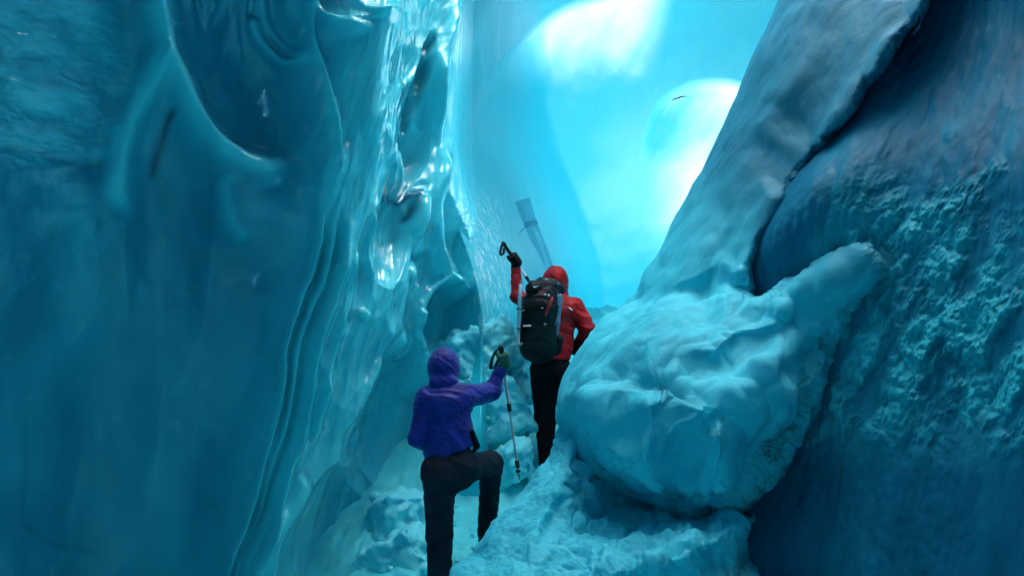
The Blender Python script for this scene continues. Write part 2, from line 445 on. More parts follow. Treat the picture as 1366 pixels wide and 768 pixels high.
# ------------------------------------------------------------------ left wall: glossy scalloped ice
def left_wall():
    pxs = lines((-1300, 30), (-300, 70), (-20, 640), (665, 1)); pys = lines((-1000, 40), (-200, 60), (-20, 520), (790, 50), (1500, 1))
    X, Y = np.meshgrid(pxs, pys)
    D = np.interp(X.ravel(), [-1300, -300, 0, 120, 200, 300, 400, 470, 520, 570, 606, 628, 645, 665],
                  [2.4, 3.8, 4.6, 5.1, 5.3, 5.4, 5.7, 6.05, 6.5, 7.1, 7.7, 9.0, 13.5, 19]).reshape(X.shape)
    X = X + 42 * sstep(180, 420, Y) * sstep(540, 640, X)
    # smooth the kinks of the piecewise base
    k = np.ones(41) / 41
    D = np.apply_along_axis(lambda r: np.convolve(np.pad(r, 20, mode='edge'), k, 'valid'), 1, D)
    D = D * (1 + 0.13 * np.clip((Y - 300) / 468, -1.2, 1.2))
    h = np.zeros(X.shape)
    wq = np.stack([X / 110, Y / 160, X * 0 + 1], -1)
    XW = X + 16 * fbm(wq, 3); YW = Y + 22 * fbm(wq + 31, 3)
    crest = np.zeros(X.shape)
    def R(pts, hh, *a, **k):
        r = ridge(XW, YW, pts, hh, *a, **k)
        if 0 < hh < 0.9: np.maximum(crest, r / hh * min(1, 0.45 + 2.2 * hh), out=crest)
        return r
    S = lambda *a, **k: scoop(XW, YW, *a, **k)
    # tent-shaped fold in the upper left and the bowl beside it
    h += R([(202, -60), (212, 10), (226, 70), (240, 118), (262, 160), (290, 192), (330, 212), (392, 224)], 0.20, 26, 17)
    h += R([(222, 60), (205, 110), (180, 165), (165, 215), (158, 300)], 0.16, 24, 15)
    h += S(322, 60, 100, 172, -12, -0.26, 1.1)
    h += S(228, 330, 62, 190, 4, -0.12, 1.2)
    h += S(95, 560, 120, 260, 4, -0.22, 1.3)
    h += R([(75, 230), (110, 330), (95, 430), (45, 520), (30, 690)], 0.05, 40)
    # ball-shaped boss below the bowl
    h += S(345, 280, 66, 84, 0, 0.22, 1.5)
    h += R([(305, 222), (298, 262), (306, 300), (330, 330)], 0.05, 10)
    # upper scallops
    h += S(378, 10, 38, 80, -18, -0.10, 1.2); h += R([(352, -30), (362, 20), (385, 60), (405, 78)], 0.05, 7); h += R([(375, -30), (386, 20), (402, 50)], 0.05, 6); h += S(470, -22, 66, 72, 30, -0.26, 1.0)
    h += R([(345, 0), (352, 40), (375, 72), (408, 84)], 0.07, 8); h += R([(412, -20), (424, 30), (450, 60), (478, 66)], 0.06, 7)
    h += R([(440, -30), (462, 20), (490, 46), (520, 38)], 0.07, 8)
    h += R([(410, -80), (408, 40), (416, 110), (424, 170), (426, 240), (412, 300)], 0.16, 34, 8)
    # the big central column that flows down to the left
    h += R([(500, -60), (478, 120), (462, 240), (440, 340), (405, 470), (365, 600), (312, 800), (280, 950)], 0.46, 62, 44, taper=(0, 0), p=2.4)
    h += R([(520, 280), (500, 380), (470, 480), (430, 600), (380, 760)], 0.20, 34, taper=(0.2, 0))
    # deep grooves with glassy ribs between
    for off, dep, w in ((0, -0.15, 4.5), (15, -0.08, 3.5)):
        h += R([(416 + off, 286), (402 + off, 360), (378 + off, 450), (358 + off * 0.9, 540), (330 + off * 0.7, 650), (286 + off * .5, 770)], dep, w, taper=(0.12, 0.05))
    h += R([(412, 250), (406, 320), (386, 410), (362, 510), (338, 620), (300, 730), (276, 800)], 0.13, 7); h += R([(440, 300), (428, 360), (404, 450), (384, 545), (356, 650), (318, 760), (300, 820)], 0.12, 6); h += R([(452, 330), (436, 420), (414, 520), (392, 610)], 0.09, 6)
    h += R([(398, 622), (372, 668), (348, 706), (338, 770)], 0.17, 12, 10, p=3); 
    h += R([(455, 560), (476, 520), (494, 470)], 0.05, 10)
    h += S(440, 700, 62, 92, 20, -0.24, 0.8)
    # alcove beside the walker in purple
    h += S(522, 560, 54, 124, 6, -0.42, 1.0)
    h += R([(482, 560), (490, 500), (515, 462), (545, 455)], 0.07, 8)
    h += S(468, 590, 24, 34, 10, -0.10, 0.7)
    # leaf-shaped hollow
    h += S(536, 200, 27, 80, 16, -0.30, 1.0); h += S(556, 110, 11, 66, 12, -0.26, 1.0)
    h += R([(566, 60), (548, 100), (520, 140), (500, 190), (488, 245)], 0.10, 7); h += R([(566, 60), (574, 110), (577, 160), (575, 210)], 0.10, 6)
    h += S(520, 236, 20, 36, 10, 0.20, 0.8); h += R([(536, 150), (524, 185), (516, 225), (524, 262)], 0.12, 6); h += R([(506, 200), (500, 235), (510, 262)], 0.08, 5)
    h += R([(558, 70), (556, 120), (553, 170)], 0.07, 4)
    # sharp bright crest at the top
    h += R([(612, -40), (596, 30), (583, 80), (580, 140), (584, 210)], 0.34, 10, 12, taper=(0, 0.3))
    # long falling ribs right of the column
    h += R([(585, 180), (560, 250), (535, 330), (520, 420), (515, 500)], 0.22, 14, 18)
    h += R([(600, 200), (573, 262), (570, 310), (592, 358), (628, 398), (650, 432)], 0.30, 12, 10, taper=(0.2, 0.05))
    h += S(604, 330, 24, 62, -16, -0.26, 1.1); h += S(602, 428, 50, 56, 0, -0.32, 1.0)
    h += R([(556, 440), (562, 400), (585, 378), (612, 390)], 0.16, 8); h += R([(562, 404), (560, 440), (566, 470)], 0.12, 6)
    h += R([(480, 300), (500, 350), (492, 420), (505, 470)], 0.10, 14); h += R([(540, 260), (548, 310), (560, 345)], 0.12, 9)
    h += S(545, 372, 15, 26, 0, 0.22, 0.8); h += S(503, 330, 26, 60, 14, -0.18, 0.8); h += S(455, 380, 20, 78, 14, -0.14, 0.9)
    h += R([(568, 440), (574, 470), (590, 492)], 0.10, 5); h += S(532, 458, 18, 20, 0, 0.14, 0.8); h += S(462, 430, 9, 10, 0, 0.10, 0.8)
    for (cx, cy, r, s_) in ((545, 300, 12, 1), (470, 180, 18, .5), (440, 240, 14, .6), (560, 500, 16, 1), (600, 260, 12, .8)):
        h += S(cx, cy, r, r * 2.2, 8, 0.10 * s_, 0.9)
    # melt runnels
    q = np.stack([X / 55 + 0.22 * Y / 55, Y / 420, X * 0], -1)
    run = fbm(q, 4, 0.55, 'ridge') * sstep(380, 470, X) * sstep(720, 560, X)
    h += 0.09 * run
    sc_in = sstep(400, 470, X + 0.25 * (Y - 300)) * sstep(640, 560, Y) * (1 - sstep(600, 640, X))
    wv = np.stack([X / 44 + 0.5 * fbm(np.stack([X / 80, Y / 80, X * 0 + 6], -1), 3) + Y / 260, Y / 92, X * 0 + 0.3], -1)
    h += 0.14 * sc_in * worley(wv) ** 2 + 0.05 * sc_in * worley(wv * 2.3 + 4) ** 2
    lf = (1 - sstep(380, 440, X + 0.25 * (Y - 300)))
    h += 0.05 * lf * worley(np.stack([X / 170 + Y / 700, Y / 240, X * 0 + 0.6], -1) + 0.25 * fbm(np.stack([X / 120, Y / 120, X * 0], -1), 2)[..., None]) ** 2
    h *= (1 - sstep(590, 622, X) * sstep(330, 250, Y)) * (1 - 0.40 * sstep(470, 560, X))
    kb = np.ones(31) / 31
    def blur(A): 
        A = np.apply_along_axis(lambda r: np.convolve(np.pad(r, 15, mode='edge'), kb, 'valid'), 1, A)
        return np.apply_along_axis(lambda r: np.convolve(np.pad(r, 15, mode='edge'), kb, 'valid'), 0, A)
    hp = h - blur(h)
    h += 0.035 * fbm(np.stack([X / 90, Y / 150, X * 0 + 4], -1), 3)
    P0 = at(X, Y, D)
    # rough frosted ice beside the raised arm, its sun glints painted white
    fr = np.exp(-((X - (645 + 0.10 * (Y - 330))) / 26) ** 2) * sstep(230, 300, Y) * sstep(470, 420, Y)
    h += fr * 0.05 * fbm(np.stack([X / 4, Y / 9, X * 0], -1), 3, 0.6, 'ridge')
    h += 0.15 * fbm(P0 * 0.5, 3) * (X < -20)
    q = np.stack([X / 130 + Y / 160, Y / 48 - X / 120, X * 0], -1)
    cz = np.clip(fbm(q, 5, 0.6) * 1.6 + 0.35, 0, 1) * sstep(215, 120, X) * sstep(222, 205, Y + 0.08 * X - 12)
    cz_d = np.clip(-fbm(q + 5, 5, 0.6) * 2.2 - 0.25, 0, 1) * sstep(170, 40, X) * sstep(170, 60, Y)
    h += 0.035 * cz
    crk_shade = np.zeros(X.shape)  # real cracks and dark ice, plus shade painted in grooves and hollows
    crk_shade += np.clip(R([(232, 145), (218, 180), (208, 215), (200, 240)], 1, 6), 0, 1) * 0.9
    crk_shade += np.clip(R([(36, 520), (34, 600), (30, 690), (60, 712), (110, 735), (150, 760)], 1, 5), 0, 1) * 0.2
    crk_shade += np.clip(R([(-20, 200), (40, 205), (90, 222), (150, 232)], 1, 6), 0, 1) * 0.4
    crk_shade += cz_d * 0.8
    for off in (0.5,):
        crk_shade += 0.5 * (0.55 + fbm(np.stack([X / 30, Y / 60, X * 0 + 3], -1), 3)) * np.clip(R([(416 + off, 286), (402 + off, 360), (378 + off, 450), (358 + off * 0.9, 540), (330 + off * 0.7, 650), (286 + off * .5, 770)], 1, 4.5), 0, 1)
    crk_shade += 0.8 * np.clip(R([(545, 262), (536, 285), (528, 300)], 1, 4) + R([(500, 268), (520, 274), (545, 266)], 1, 4), 0, 1)
    crk_shade += 0.25 * sstep(0.25, 0.6, fbm(np.stack([X / 110, Y / 150, X * 0 + 8], -1), 4)) * sstep(420, 300, X)
    wisp = fbm(np.stack([X / 34 + Y / 220, Y / 190, X * 0 + 2], -1), 5, 0.6)
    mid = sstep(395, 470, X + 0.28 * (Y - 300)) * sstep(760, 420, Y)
    crk_shade += np.clip(-hp * 4.5, 0, 0.45) * mid
    cloud_light = 0.85 * cz + 0.75 * crest * (0.8 + 0.5 * wisp) + np.clip(hp * 7, 0, 0.6) + mid * np.clip(0.68 + 0.6 * wisp, 0, 1) + 0.5 * fr + 0.8 * np.clip(R([(398, 622), (372, 668), (348, 706), (338, 770)], 1, 11, p=4), 0, 1) + 0.55 * np.clip(R([(500, -90), (474, 60), (462, 240), (440, 360), (405, 480)], 1, 55, taper=(0, .3)), 0, 1) + 0.25 * sstep(470, 600, X) * sstep(560, 380, Y) + 0.5 * np.clip(R([(202, -60), (212, 10), (226, 70), (240, 118), (262, 160), (290, 192), (330, 212), (392, 224)], 1, 18, 14) + R([(222, 60), (205, 110), (180, 165), (165, 215), (158, 300)], 1, 20), 0, 1)  # cloudy ice, plus light painted on the column and crests
    d = np.array([0.45, -0.89, 0.0]); Xw = P0 + (h * (D / 6.0))[..., None] * d
    return sheet("ice_wall", Xw, M_ice, attrs={"cloud_light": np.clip(cloud_light, 0, 1), "crack_shade": np.clip(crk_shade, 0, 1), "frost_glint": np.clip(fr * 1.4, 0, 1)})
lw = left_wall(); tag(lw, "glossy scalloped blue ice wall with melt hollows and ribs, left of the walkers", "ice wall")

# ------------------------------------------------------------------ far end of the cave and roof
def dome():
    pxs = lines((430, 20), (560, 330), (1060, 40), (1500, 1)); pys = lines((-420, 40), (-20, 320), (470, 30), (700, 1))
    X, Y = np.meshgrid(pxs, pys)
    r2 = ((X - 820) / 300) ** 2
    D = 19.0 - 5.0 * np.clip(r2, 0, 1.6) - 3.6 * np.clip((300 - Y) / 300, 0, 3) ** 1.3 - 1.5 * sstep(260, 470, Y)
    D = np.maximum(D, 7.5)
    lip = [(596, 470), (594, 330), (602, 240), (624, 165), (655, 105), (700, 48), (752, 10), (815, -8), (880, -25), (980, -30)]
    dl, _ = poly_dist(X, Y, lip)          # positive = inside (below/right of the arch)
    inside = sstep(-4, 10, dl)
    xj = 603 + 62 * sstep(170, 430, Y) + 14 * sstep(60, -60, Y)
    Dl = 8.0 + 0.045 * (X - xj) + 0.00022 * np.clip(X - xj, 0, None) ** 2
    kk = 1.6; hh = np.clip(0.5 + 0.5 * (Dl - D) / kk, 0, 1); D = Dl * (1 - hh) + D * hh - kk * hh * (1 - hh); D = np.maximum(D, 7.0)
    D = D - 0.8 * (1 - inside) * sstep(0, 60, X - xj) + 0.9 * np.exp(-(np.clip(dl, 0, None) / 70) ** 2)
    lip2 = [(820, 420), (838, 330), (850, 230), (868, 160), (888, 128), (925, 109), (960, 106), (990, 112), (1040, 140)]
    d2, _ = poly_dist(X, Y, lip2)
    in2 = sstep(-3, 14, d2)
    D = D + 1.4 * in2 * sstep(230, 120, Y)
    W = at(X, Y, D)
    D = D + 0.5 * fbm(W * 0.28, 4) + 0.06 * fbm(W * np.array([2.5, 1, 0.8]), 3)
    W = at(X, Y, D)
    in2 = in2 * sstep(200, 130, Y) + sstep(0, 90, d2) * sstep(130, 200, Y)
    n1 = fbm(np.stack([X / 80, Y / 60, X * 0], -1), 5, 0.6); n2 = fbm(np.stack([(X + 0.5 * Y) / 22, (Y - 0.3 * X) / 130, X * 0 + 3], -1), 4)
    p1 = inside * sstep(-4, 6, dl) * sstep(132, 30, Y - 14 * n2 + 30 * n1 + 0.18 * np.abs(X - 760)) * sstep(905, 850, X + 0.2 * Y)
    p1 = np.clip(p1 * (0.95 + 0.25 * n2), 0, 1)
    m2 = (X - 868) / 120.0 - 0.0
    along = X + 0.55 * (Y - 110)                       # bright band leans along the slope on the right
    p2 = in2 * sstep(905, 1010, along + 40 * n1 + 25 * n2) * sstep(420, 200, Y) + 0.5 * np.exp(-(np.clip(d2, 0, None) / 14) ** 2) * in2 * sstep(165, 118, Y)
    soft = 0.12 * sstep(800, 930, along + 60 * n1) * np.exp(-((Y - 260) / 130) ** 2)
    thin = np.clip(0.8 * p1 + 0.95 * p2 + soft, 0, 1)
    global DOME; DOME = (X.ravel(), Y.ravel(), D.ravel())
    return sheet("ice_vault", W, M_dome, attrs={"thin": thin, "frost_glint": np.exp(-((X - (650 + 0.12 * (Y - 330))) / 24) ** 2) * sstep(225, 300, Y) * sstep(470, 430, Y)})
dm = dome(); tag(dm, "glowing turquoise vault of thin sunlit ice closing the far end of the cave", "ice vault")

def roof():
    # barrel of ice over the passage, closed behind the camera
    ys = lines((-7, 12), (-3, 60), (11.2, 1)); th = np.linspace(math.radians(-20), math.radians(200), 120)
    T, Yy = np.meshgrid(th, ys)
    rad = np.interp(Yy, [-7, -6, -4, 11.2], [0.05, 0.6, 1.0, 1.0])
    X = 8.5 * np.cos(T) * rad + 0.3; Z = 0.5 + 7.6 * np.sin(T) * rad
    P = np.stack([X, Yy, Z], -1)
    P = P + 0.35 * fbm(P * 0.4, 3)[..., None] * np.array([0.3, 0, 1])
    thin = np.exp(-((Yy - 7.6) / 4.0) ** 4) * np.exp(-((X + 0.5) / 3.4) ** 4) * (Z > 3)  # translucent window added to the unseen roof to light the passage
    thin = np.clip(thin * (0.9 + 0.5 * fbm(P * 0.9 + 7, 3)), 0, 1)
    return sheet("ice_ceiling", P, M_roof, attrs={"thin": thin})
rf = roof(); tag(rf, "high ice roof above the passage, with a translucent patch added over the two walkers as a light", "ice roof")

# ------------------------------------------------------------------ right side: dark wall, snow bank, mound, slope
def right_wall():
    pxs = lines((880, 30), (980, 520), (1400, 60), (2400, 1)); pys = lines((-900, 40), (-20, 500), (790, 50), (1500, 1))
    X, Y = np.meshgrid(pxs, pys)
    lx = np.interp(Y.ravel(), [-900, -40, 20, 85, 135, 185, 250, 300, 345, 390, 560, 700, 1500], [1700, 1260, 1225, 1180, 1150, 1105, 1060, 1035, 1012, 1000, 960, 900, 900]).reshape(X.shape) - 75
    X = lx + (X - 880) * (2400 - lx) / (2400 - 880)
    D = np.interp(X.ravel(), [820, 1000, 1150, 1366, 1700, 2400], [6.5, 5.38, 4.48, 3.6, 2.7, 1.9]).reshape(X.shape)
    D = D * (1 - 0.10 * np.clip((Y - 384) / 384, -2, 2) + 0.10 * sstep(260, 0, Y))
    W = at(X, Y, D)
    h = 0.10 * fbm(W * np.array([1.2, 1.2, 0.5]), 4) + 0.02 * fbm(W * np.array([9, 9, 1.6]), 3)
    d1, _ = poly_dist(X, Y, [(1230, 240), (1120, 430), (1085, 560)])
    n = fbm(np.stack([(X + 0.5 * Y) / 55, (Y - 0.5 * X) / 120, X * 0 + 2], -1), 5, 0.6)
    reg = sstep(200, 400, Y - 0.1 * (X - 1200) + 50 * n) * sstep(650, 540, Y + 90 * n) * sstep(1060, 1120, X + 0.3 * (Y - 400))
    up = 0.5 * sstep(120, 260, Y) * sstep(340, 280, Y) * sstep(1170, 1230, X)
    snow = np.clip((reg * (0.15 + 0.85 * sstep(-0.16, 0.22, n + 0.06))) + up * sstep(-0.05, 0.4, n), 0, 1)
    sp_ = lambda s_, o_: np.sqrt(np.clip(0.55 - worley(W * s_ + o_) ** 2, 0, 1)); w1 = sp_(4.6, 0.6 * perlin(W * 5)[..., None]); w2 = sp_(10, 3 + 0.5 * perlin(W * 9)[..., None]); w3 = sp_(24, 5)
    h += snow * (-0.02 + 0.06 * w1 + 0.042 * w2 + 0.015 * w3 + 0.06 * fbm(W * 5, 4, 0.6, 'billow') + 0.01 * fbm(W * 40, 2))
    h += 0.012 * (0.5 - worley(W * 16)) * sstep(0.2, 0.0, snow) * sstep(0, 0.4, fbm(W * 1.3, 3) + 0.2)
    h += 0.34 * np.exp(-((X - 1075 + 0.5 * (Y - 320)) / 60) ** 2 - ((Y - 320) / 110) ** 2) + 0.35 * np.exp(-((X - 1010) / 70) ** 2 - ((Y - 740) / 90) ** 2)
    d = np.array([-0.62, -0.78, 0.0])
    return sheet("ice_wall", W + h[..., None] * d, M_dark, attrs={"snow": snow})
rw = right_wall(); tag(rw, "dark blue ice wall with crumbly snow crust, rising along the right", "ice wall")

def outline_dist(X, Y, poly):
    """distance inside a closed outline (negative outside)"""
    p = catmull(list(poly) + [poly[0]], 4); d, _ = poly_dist(X, Y, p, False); ins = np.zeros(X.shape, bool)
    for a, b in zip(p[:-1], p[1:]):
        c = ((a[1] > Y) != (b[1] > Y)); ins ^= c & (X < (b[0] - a[0]) * (Y - a[1]) / (b[1] - a[1] + 1e-12) + a[0])
    return np.where(ins, 1, -1) * np.abs(d)
shade_tint = lambda X, Y: sstep(430, 200, Y + 0.35 * (1000 - X)) * 0.9 + 0.25 * sstep(960, 1080, X) * sstep(400, 480, Y)  # shade put into the colour: upper slab and right half of the mound
def bank(name, sil, nrow, right, Dl, Dr, Rpx, Rm, mat, lump, feats=None, back=5.0, ncol=420, poly=None, rim=(40, 0.3), drop=1.2):
    """snow body: left outline sil (y -> x), rounded over the crest and falling away behind it; outside poly it dives into the wall"""
    ys = lines(*[(a, b) for a, b in nrow])
    S = np.array(sil, float); xl = np.interp(ys, S[:, 1], S[:, 0])
    k = np.ones(15) / 15; xl = np.convolve(np.pad(xl, 7, mode='edge'), k, 'valid')
    Rr = np.array(right, float); xr = np.interp(ys, Rr[:, 1], Rr[:, 0])
    DL = np.interp(ys, *zip(*Dl)); DR = np.interp(ys, *zip(*Dr))
    tb = np.linspace(1, 0, 24, endpoint=False); tf = np.linspace(0, 1, ncol) ** 1.15
    cols = []; Ds = []; fl = []
    for t in tb: cols.append(xl + 90 * t ** 1.5); Ds.append(DL + Rm + back * t ** 1.2); fl.append(0)
    wid = np.maximum(xr - xl, 30)
    for t in tf:
        w = wid * t; a = np.clip(1 - w / Rpx, 0, 1)
        cols.append(xl + w); Ds.append(DL + (DR - DL) * t + Rm * (1 - np.sqrt(np.clip(1 - a * a, 0, 1)))); fl.append(1)
    X = np.stack(cols, 1); D = np.stack(Ds, 1); Y = np.repeat(ys[:, None], X.shape[1], 1)
    FL = np.repeat(np.array(fl, float)[None], len(ys), 0)
    if poly is not None:
        wq = np.stack([X / 60, Y / 60, X * 0 + 5], -1)
        d = outline_dist(X + 16 * fbm(wq * 1.3, 5, 0.65), Y + 16 * fbm(wq * 1.3 + 11, 5, 0.65), poly)
        rp, rm = rim(X, Y) if callable(rim) else rim
        a = np.clip(1 - d / rp, 0, 1)
        D = D + FL * np.where(d > 0, rm * (1 - np.sqrt(np.clip(1 - a * a, 0, 1))), rm + (drop + 1.2 * sstep(260, 60, Y)) * sstep(0, 14, -d))
        FL2 = FL * np.clip(d / 12 + 0.2, 0, 1)
    else: FL2 = FL
    hp = feats(X, Y) if feats else 0
    W = at(X, Y, D - hp * FL2); N = toward_cam(W)
    return sheet(name, W + N * (lump(W, X, Y) * (0.3 + 0.7 * FL2))[..., None], mat, attrs={'shade_tint': shade_tint(X, Y)})

sil_top = [(1500, -900), (1040, -5), (1018, 40), (998, 80), (985, 118), (965, 165), (940, 218), (905, 285), (880, 330), (856, 370), (846, 392), (800, 430), (770, 465), (750, 500), (742, 530), (745, 560), (766, 612), (800, 650), (850, 676), (900, 700), (930, 730)]
body_outline = [(500, -1000), (1750, -1000), (1260, -40), (1225, 20), (1180, 85), (1150, 135), (1105, 185), (1085, 208), (1060, 250), (1035, 300), (1012, 345), (1004, 392),
    (1030, 376), (1070, 352), (1118, 328), (1150, 319), (1174, 332), (1182, 362), (1165, 392), (1140, 420), (1124, 470), (1112, 520), (1095, 565), (1060, 612), (1030, 650), (990, 684), (945, 695), (900, 688),
    (850, 672), (800, 645), (768, 608), (750, 575), (600, 560)]
def lump_bank(W, X, Y):
    m = sstep(760, 960, X + 0.3 * (Y - 400))
    low = sstep(260, 460, Y); Wb = W + 0.12 * fbm(W * 1.7, 2)[..., None]
    return (0.07 * fbm(W * 1.3 + 2, 3) + (0.02 + 0.085 * (0.35 + 0.65 * m) * low) * fbm(Wb * np.array([2.2, 2.2, 1.3]) + 41.7, 3, 0.45, 'billow')
            + 0.012 * fbm(W * np.array([7, 7, 1.6]), 3) * sstep(420, 300, Y) + 0.008 * low * fbm(W * 8 + 4, 4, 0.5))
def feats_bank(X, Y):
    wq = np.stack([X / 70, Y / 70, X * 0 + 5], -1)
    X = X + 15 * fbm(wq, 2); Y = Y + 15 * fbm(wq + 21, 2)
    h = np.zeros(X.shape)
    h += ridge(X, Y, [(1210, 30), (1165, 90), (1128, 140), (1100, 180), (1082, 205)], 0.08, 12, 30)
    h += scoop(X, Y, 1046, 190, 60, 90, 30, -0.07, 2)
    h += ridge(X, Y, [(1010, 150), (1040, 185), (1062, 200), (1090, 208)], 0.05, 18)
    h += ridge(X, Y, [(1030, 240), (1004, 300), (990, 350), (985, 385)], 0.09, 14, 22)
    h += scoop(X, Y, 965, 340, 30, 60, 25, -0.06, 1.5); h += scoop(X, Y, 935, 395, 70, 28, -25, -0.09, 1.4)
    # the bulging mound
    h += scoop(X, Y, 890, 570, 230, 175, -12, 0.40, 1.2)
    h += ridge(X, Y, [(800, 470), (860, 448), (930, 440), (1000, 420), (1070, 385), (1150, 350)], 0.16, 60, 40, taper=(.3, .0))
    h += scoop(X, Y, 938, 498, 84, 52, 22, -0.09, 2.5); h += scoop(X, Y, 1010, 480, 60, 80, 20, -0.05, 2)
    h += scoop(X, Y, 1000, 470, 60, 30, -30, -0.06, 1.4)
    h += ridge(X, Y, [(790, 470), (778, 540), (800, 610), (840, 655)], 0.08, 26)
    h += ridge(X, Y, [(870, 520), (865, 600), (890, 670)], 0.09, 18); h += ridge(X, Y, [(945, 560), (960, 620), (945, 690)], 0.11, 20)
    h += scoop(X, Y, 836, 560, 26, 90, 10, -0.08, 2); h += scoop(X, Y, 912, 622, 26, 70, 8, -0.11, 2); h += scoop(X, Y, 1008, 600, 34, 76, 20, -0.12, 2)
    h += scoop(X, Y, 1078, 440, 44, 80, 24, -0.09, 2)
    h += ridge(X, Y, [(900, 550), (970, 530), (1050, 470), (1110, 420)], 0.06, 20)
    return h
def rim_bank(X, Y):
    low = sstep(330, 480, Y)
    return 16 + 34 * low, 0.12 + 0.30 * low
bk = bank("snow_bank", sil_top, [(-900, 40), (-20, 560), (712, 1)], [(1900, -900), (1420, -20), (1260, 300), (1240, 712)],
          [(-900, 6.0), (0, 5.6), (200, 5.6), (400, 5.45), (520, 5.0), (712, 4.7)], [(-900, 3.9), (0, 3.7), (200, 3.95), (380, 4.1), (560, 4.2), (712, 4.3)],
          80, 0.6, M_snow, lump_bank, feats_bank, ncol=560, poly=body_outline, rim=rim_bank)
tag(bk, "tall leaning bank of smooth snow swelling into a bulging mound over the slope", "snow bank")

sil_low = [(760, 540), (748, 575), (738, 600), (712, 635), (690, 662), (660, 700), (634, 735), (610, 768), (560, 840), (440, 1000), (200, 1500)]
def lump_low(W, X, Y):
    return (0.08 * fbm(W * 1.6 + 5, 3) + 0.14 * fbm(W * np.array([3.2, 2.6, 2.0]) + 1, 5, 0.5, 'billow') * (0.35 + 0.65 * sstep(720, 800, X)) + 0.014 * fbm(W * 11, 3) + 0.005 * fbm(W * 30, 2))
def feats_low(X, Y):
    h = np.zeros(X.shape)
    h += -0.55 * sstep(755, 830, X) * sstep(722, 668, Y + 0.10 * (X - 860))
    h += ridge(X, Y, [(745, 610), (735, 680), (700, 760), (680, 800)], 0.10, 26)
    h += scoop(X, Y, 770, 640, 24, 70, 12, -0.08, 2)
    h += scoop(X, Y, 880, 742, 90, 46, -14, 0.26, 1.6); h += scoop(X, Y, 950, 715, 52, 44, 0, 0.16, 1.6)
    h += scoop(X, Y, 795, 755, 50, 54, 20, 0.12, 1.6); h += scoop(X, Y, 735, 700, 18, 60, 25, -0.09, 2)
    return h
sl = bank("snow_slope", sil_low, [(550, 330), (800, 60), (1500, 1)], [(1100, 550), (1100, 768), (1150, 900), (1500, 1500)],
          [(550, 5.35), (600, 5.1), (680, 4.6), (768, 4.2), (1500, 2.4)], [(550, 4.8), (640, 4.5), (768, 4.0), (1500, 2.2)],
          60, 0.35, M_snow, lump_low, feats_low, ncol=330, poly=[(-400, 500), (1000, 500), (1012, 620), (1004, 690), (998, 730), (1010, 768), (1110, 900), (1400, 1600), (-400, 1600)], rim=(40, 0.22))
tag(sl, "steep lumpy snow slope in the foreground, hiding the purple walker's raised foot", "snow slope")

# ------------------------------------------------------------------ snow blocks on the ramp
def block(px, py, D, w, h, dp, seed, label, rot=0.3, res=0.022, mat=None):
    c = at(px, py, D); m = max(w, h, dp) * 0.75
    f = Field(c - m - .08, c + m + .08, res)
    ti = 0.25 + 0.3 * math.sin(seed * 2.3); R = np.array([[math.cos(rot), -math.sin(rot), 0], [math.sin(rot), math.cos(rot), 0], [0, 0, 1]]) @ np.array([[math.cos(ti), 0, -math.sin(ti)], [0, 1, 0], [math.sin(ti), 0, math.cos(ti)]])
    f.box(c, (w / 2, dp / 2, h / 2), min(w, h, dp) * 0.12, 0.03, R)
    r = np.random.RandomState(seed)
    for k in range(5):
        o = c + (r.rand(3) - 0.5) * (w, dp, h) * np.array([.8, .8, .8]); s = (0.16 + 0.2 * r.rand()) * min(w, h)
        f.ball(o, (s * 1.3, s, s), 0.06)
    base = np.array([c[0], c[1], c[2] - h / 2])
    o = field_obj("snow_block", f, mat or M_block, None, disp=lambda V: 0.10 * fbm(V * 2.6 + seed, 4, 0.55) + 0.075 * fbm(V * 5 + seed, 5, 0.6, 'billow') + 0.03 * fbm(V * 12, 4, 0.6, 'ridge') + 0.012 * fbm(V * 30, 2), origin=base)
    return tag(o, label, "snow block", "broken snow blocks on the ramp")
block(640, 470, 7.75, 0.60, 0.45, 0.5, 1, "pale icy snow block behind the purple walker's shoulder, topmost of the pile", 0.4)
block(690, 500, 8.0, 0.30, 0.5, 0.45, 2, "shaded snow block left of the red walker's thighs, behind the trekking pole", -0.3)
block(660, 548, 7.5, 0.50, 0.50, 0.45, 3, "largest grey-blue snow block, behind the lower half of the trekking pole", 0.2)
block(684, 618, 7.1, 0.24, 0.26, 0.26, 4, "small bright snow block beside the red walker's shin", 0.7)
block(606, 450, 8.0, 0.45, 0.26, 0.4, 8, "flat frosty snow block at the foot of the ice wall, above the purple hood", 0.1)
block(535, 688, 6.7, 0.42, 0.34, 0.4, 5, "rounded snow block left of the purple walker's knees", 0.5)
block(532, 752, 6.3, 0.52, 0.40, 0.5, 6, "low snow block at the picture's bottom, left of the standing leg", -0.2)
block(632, 548, 7.6, 0.5, 0.5, 0.45, 9, "shaded snow block between the purple elbow and the trekking pole", -0.5)

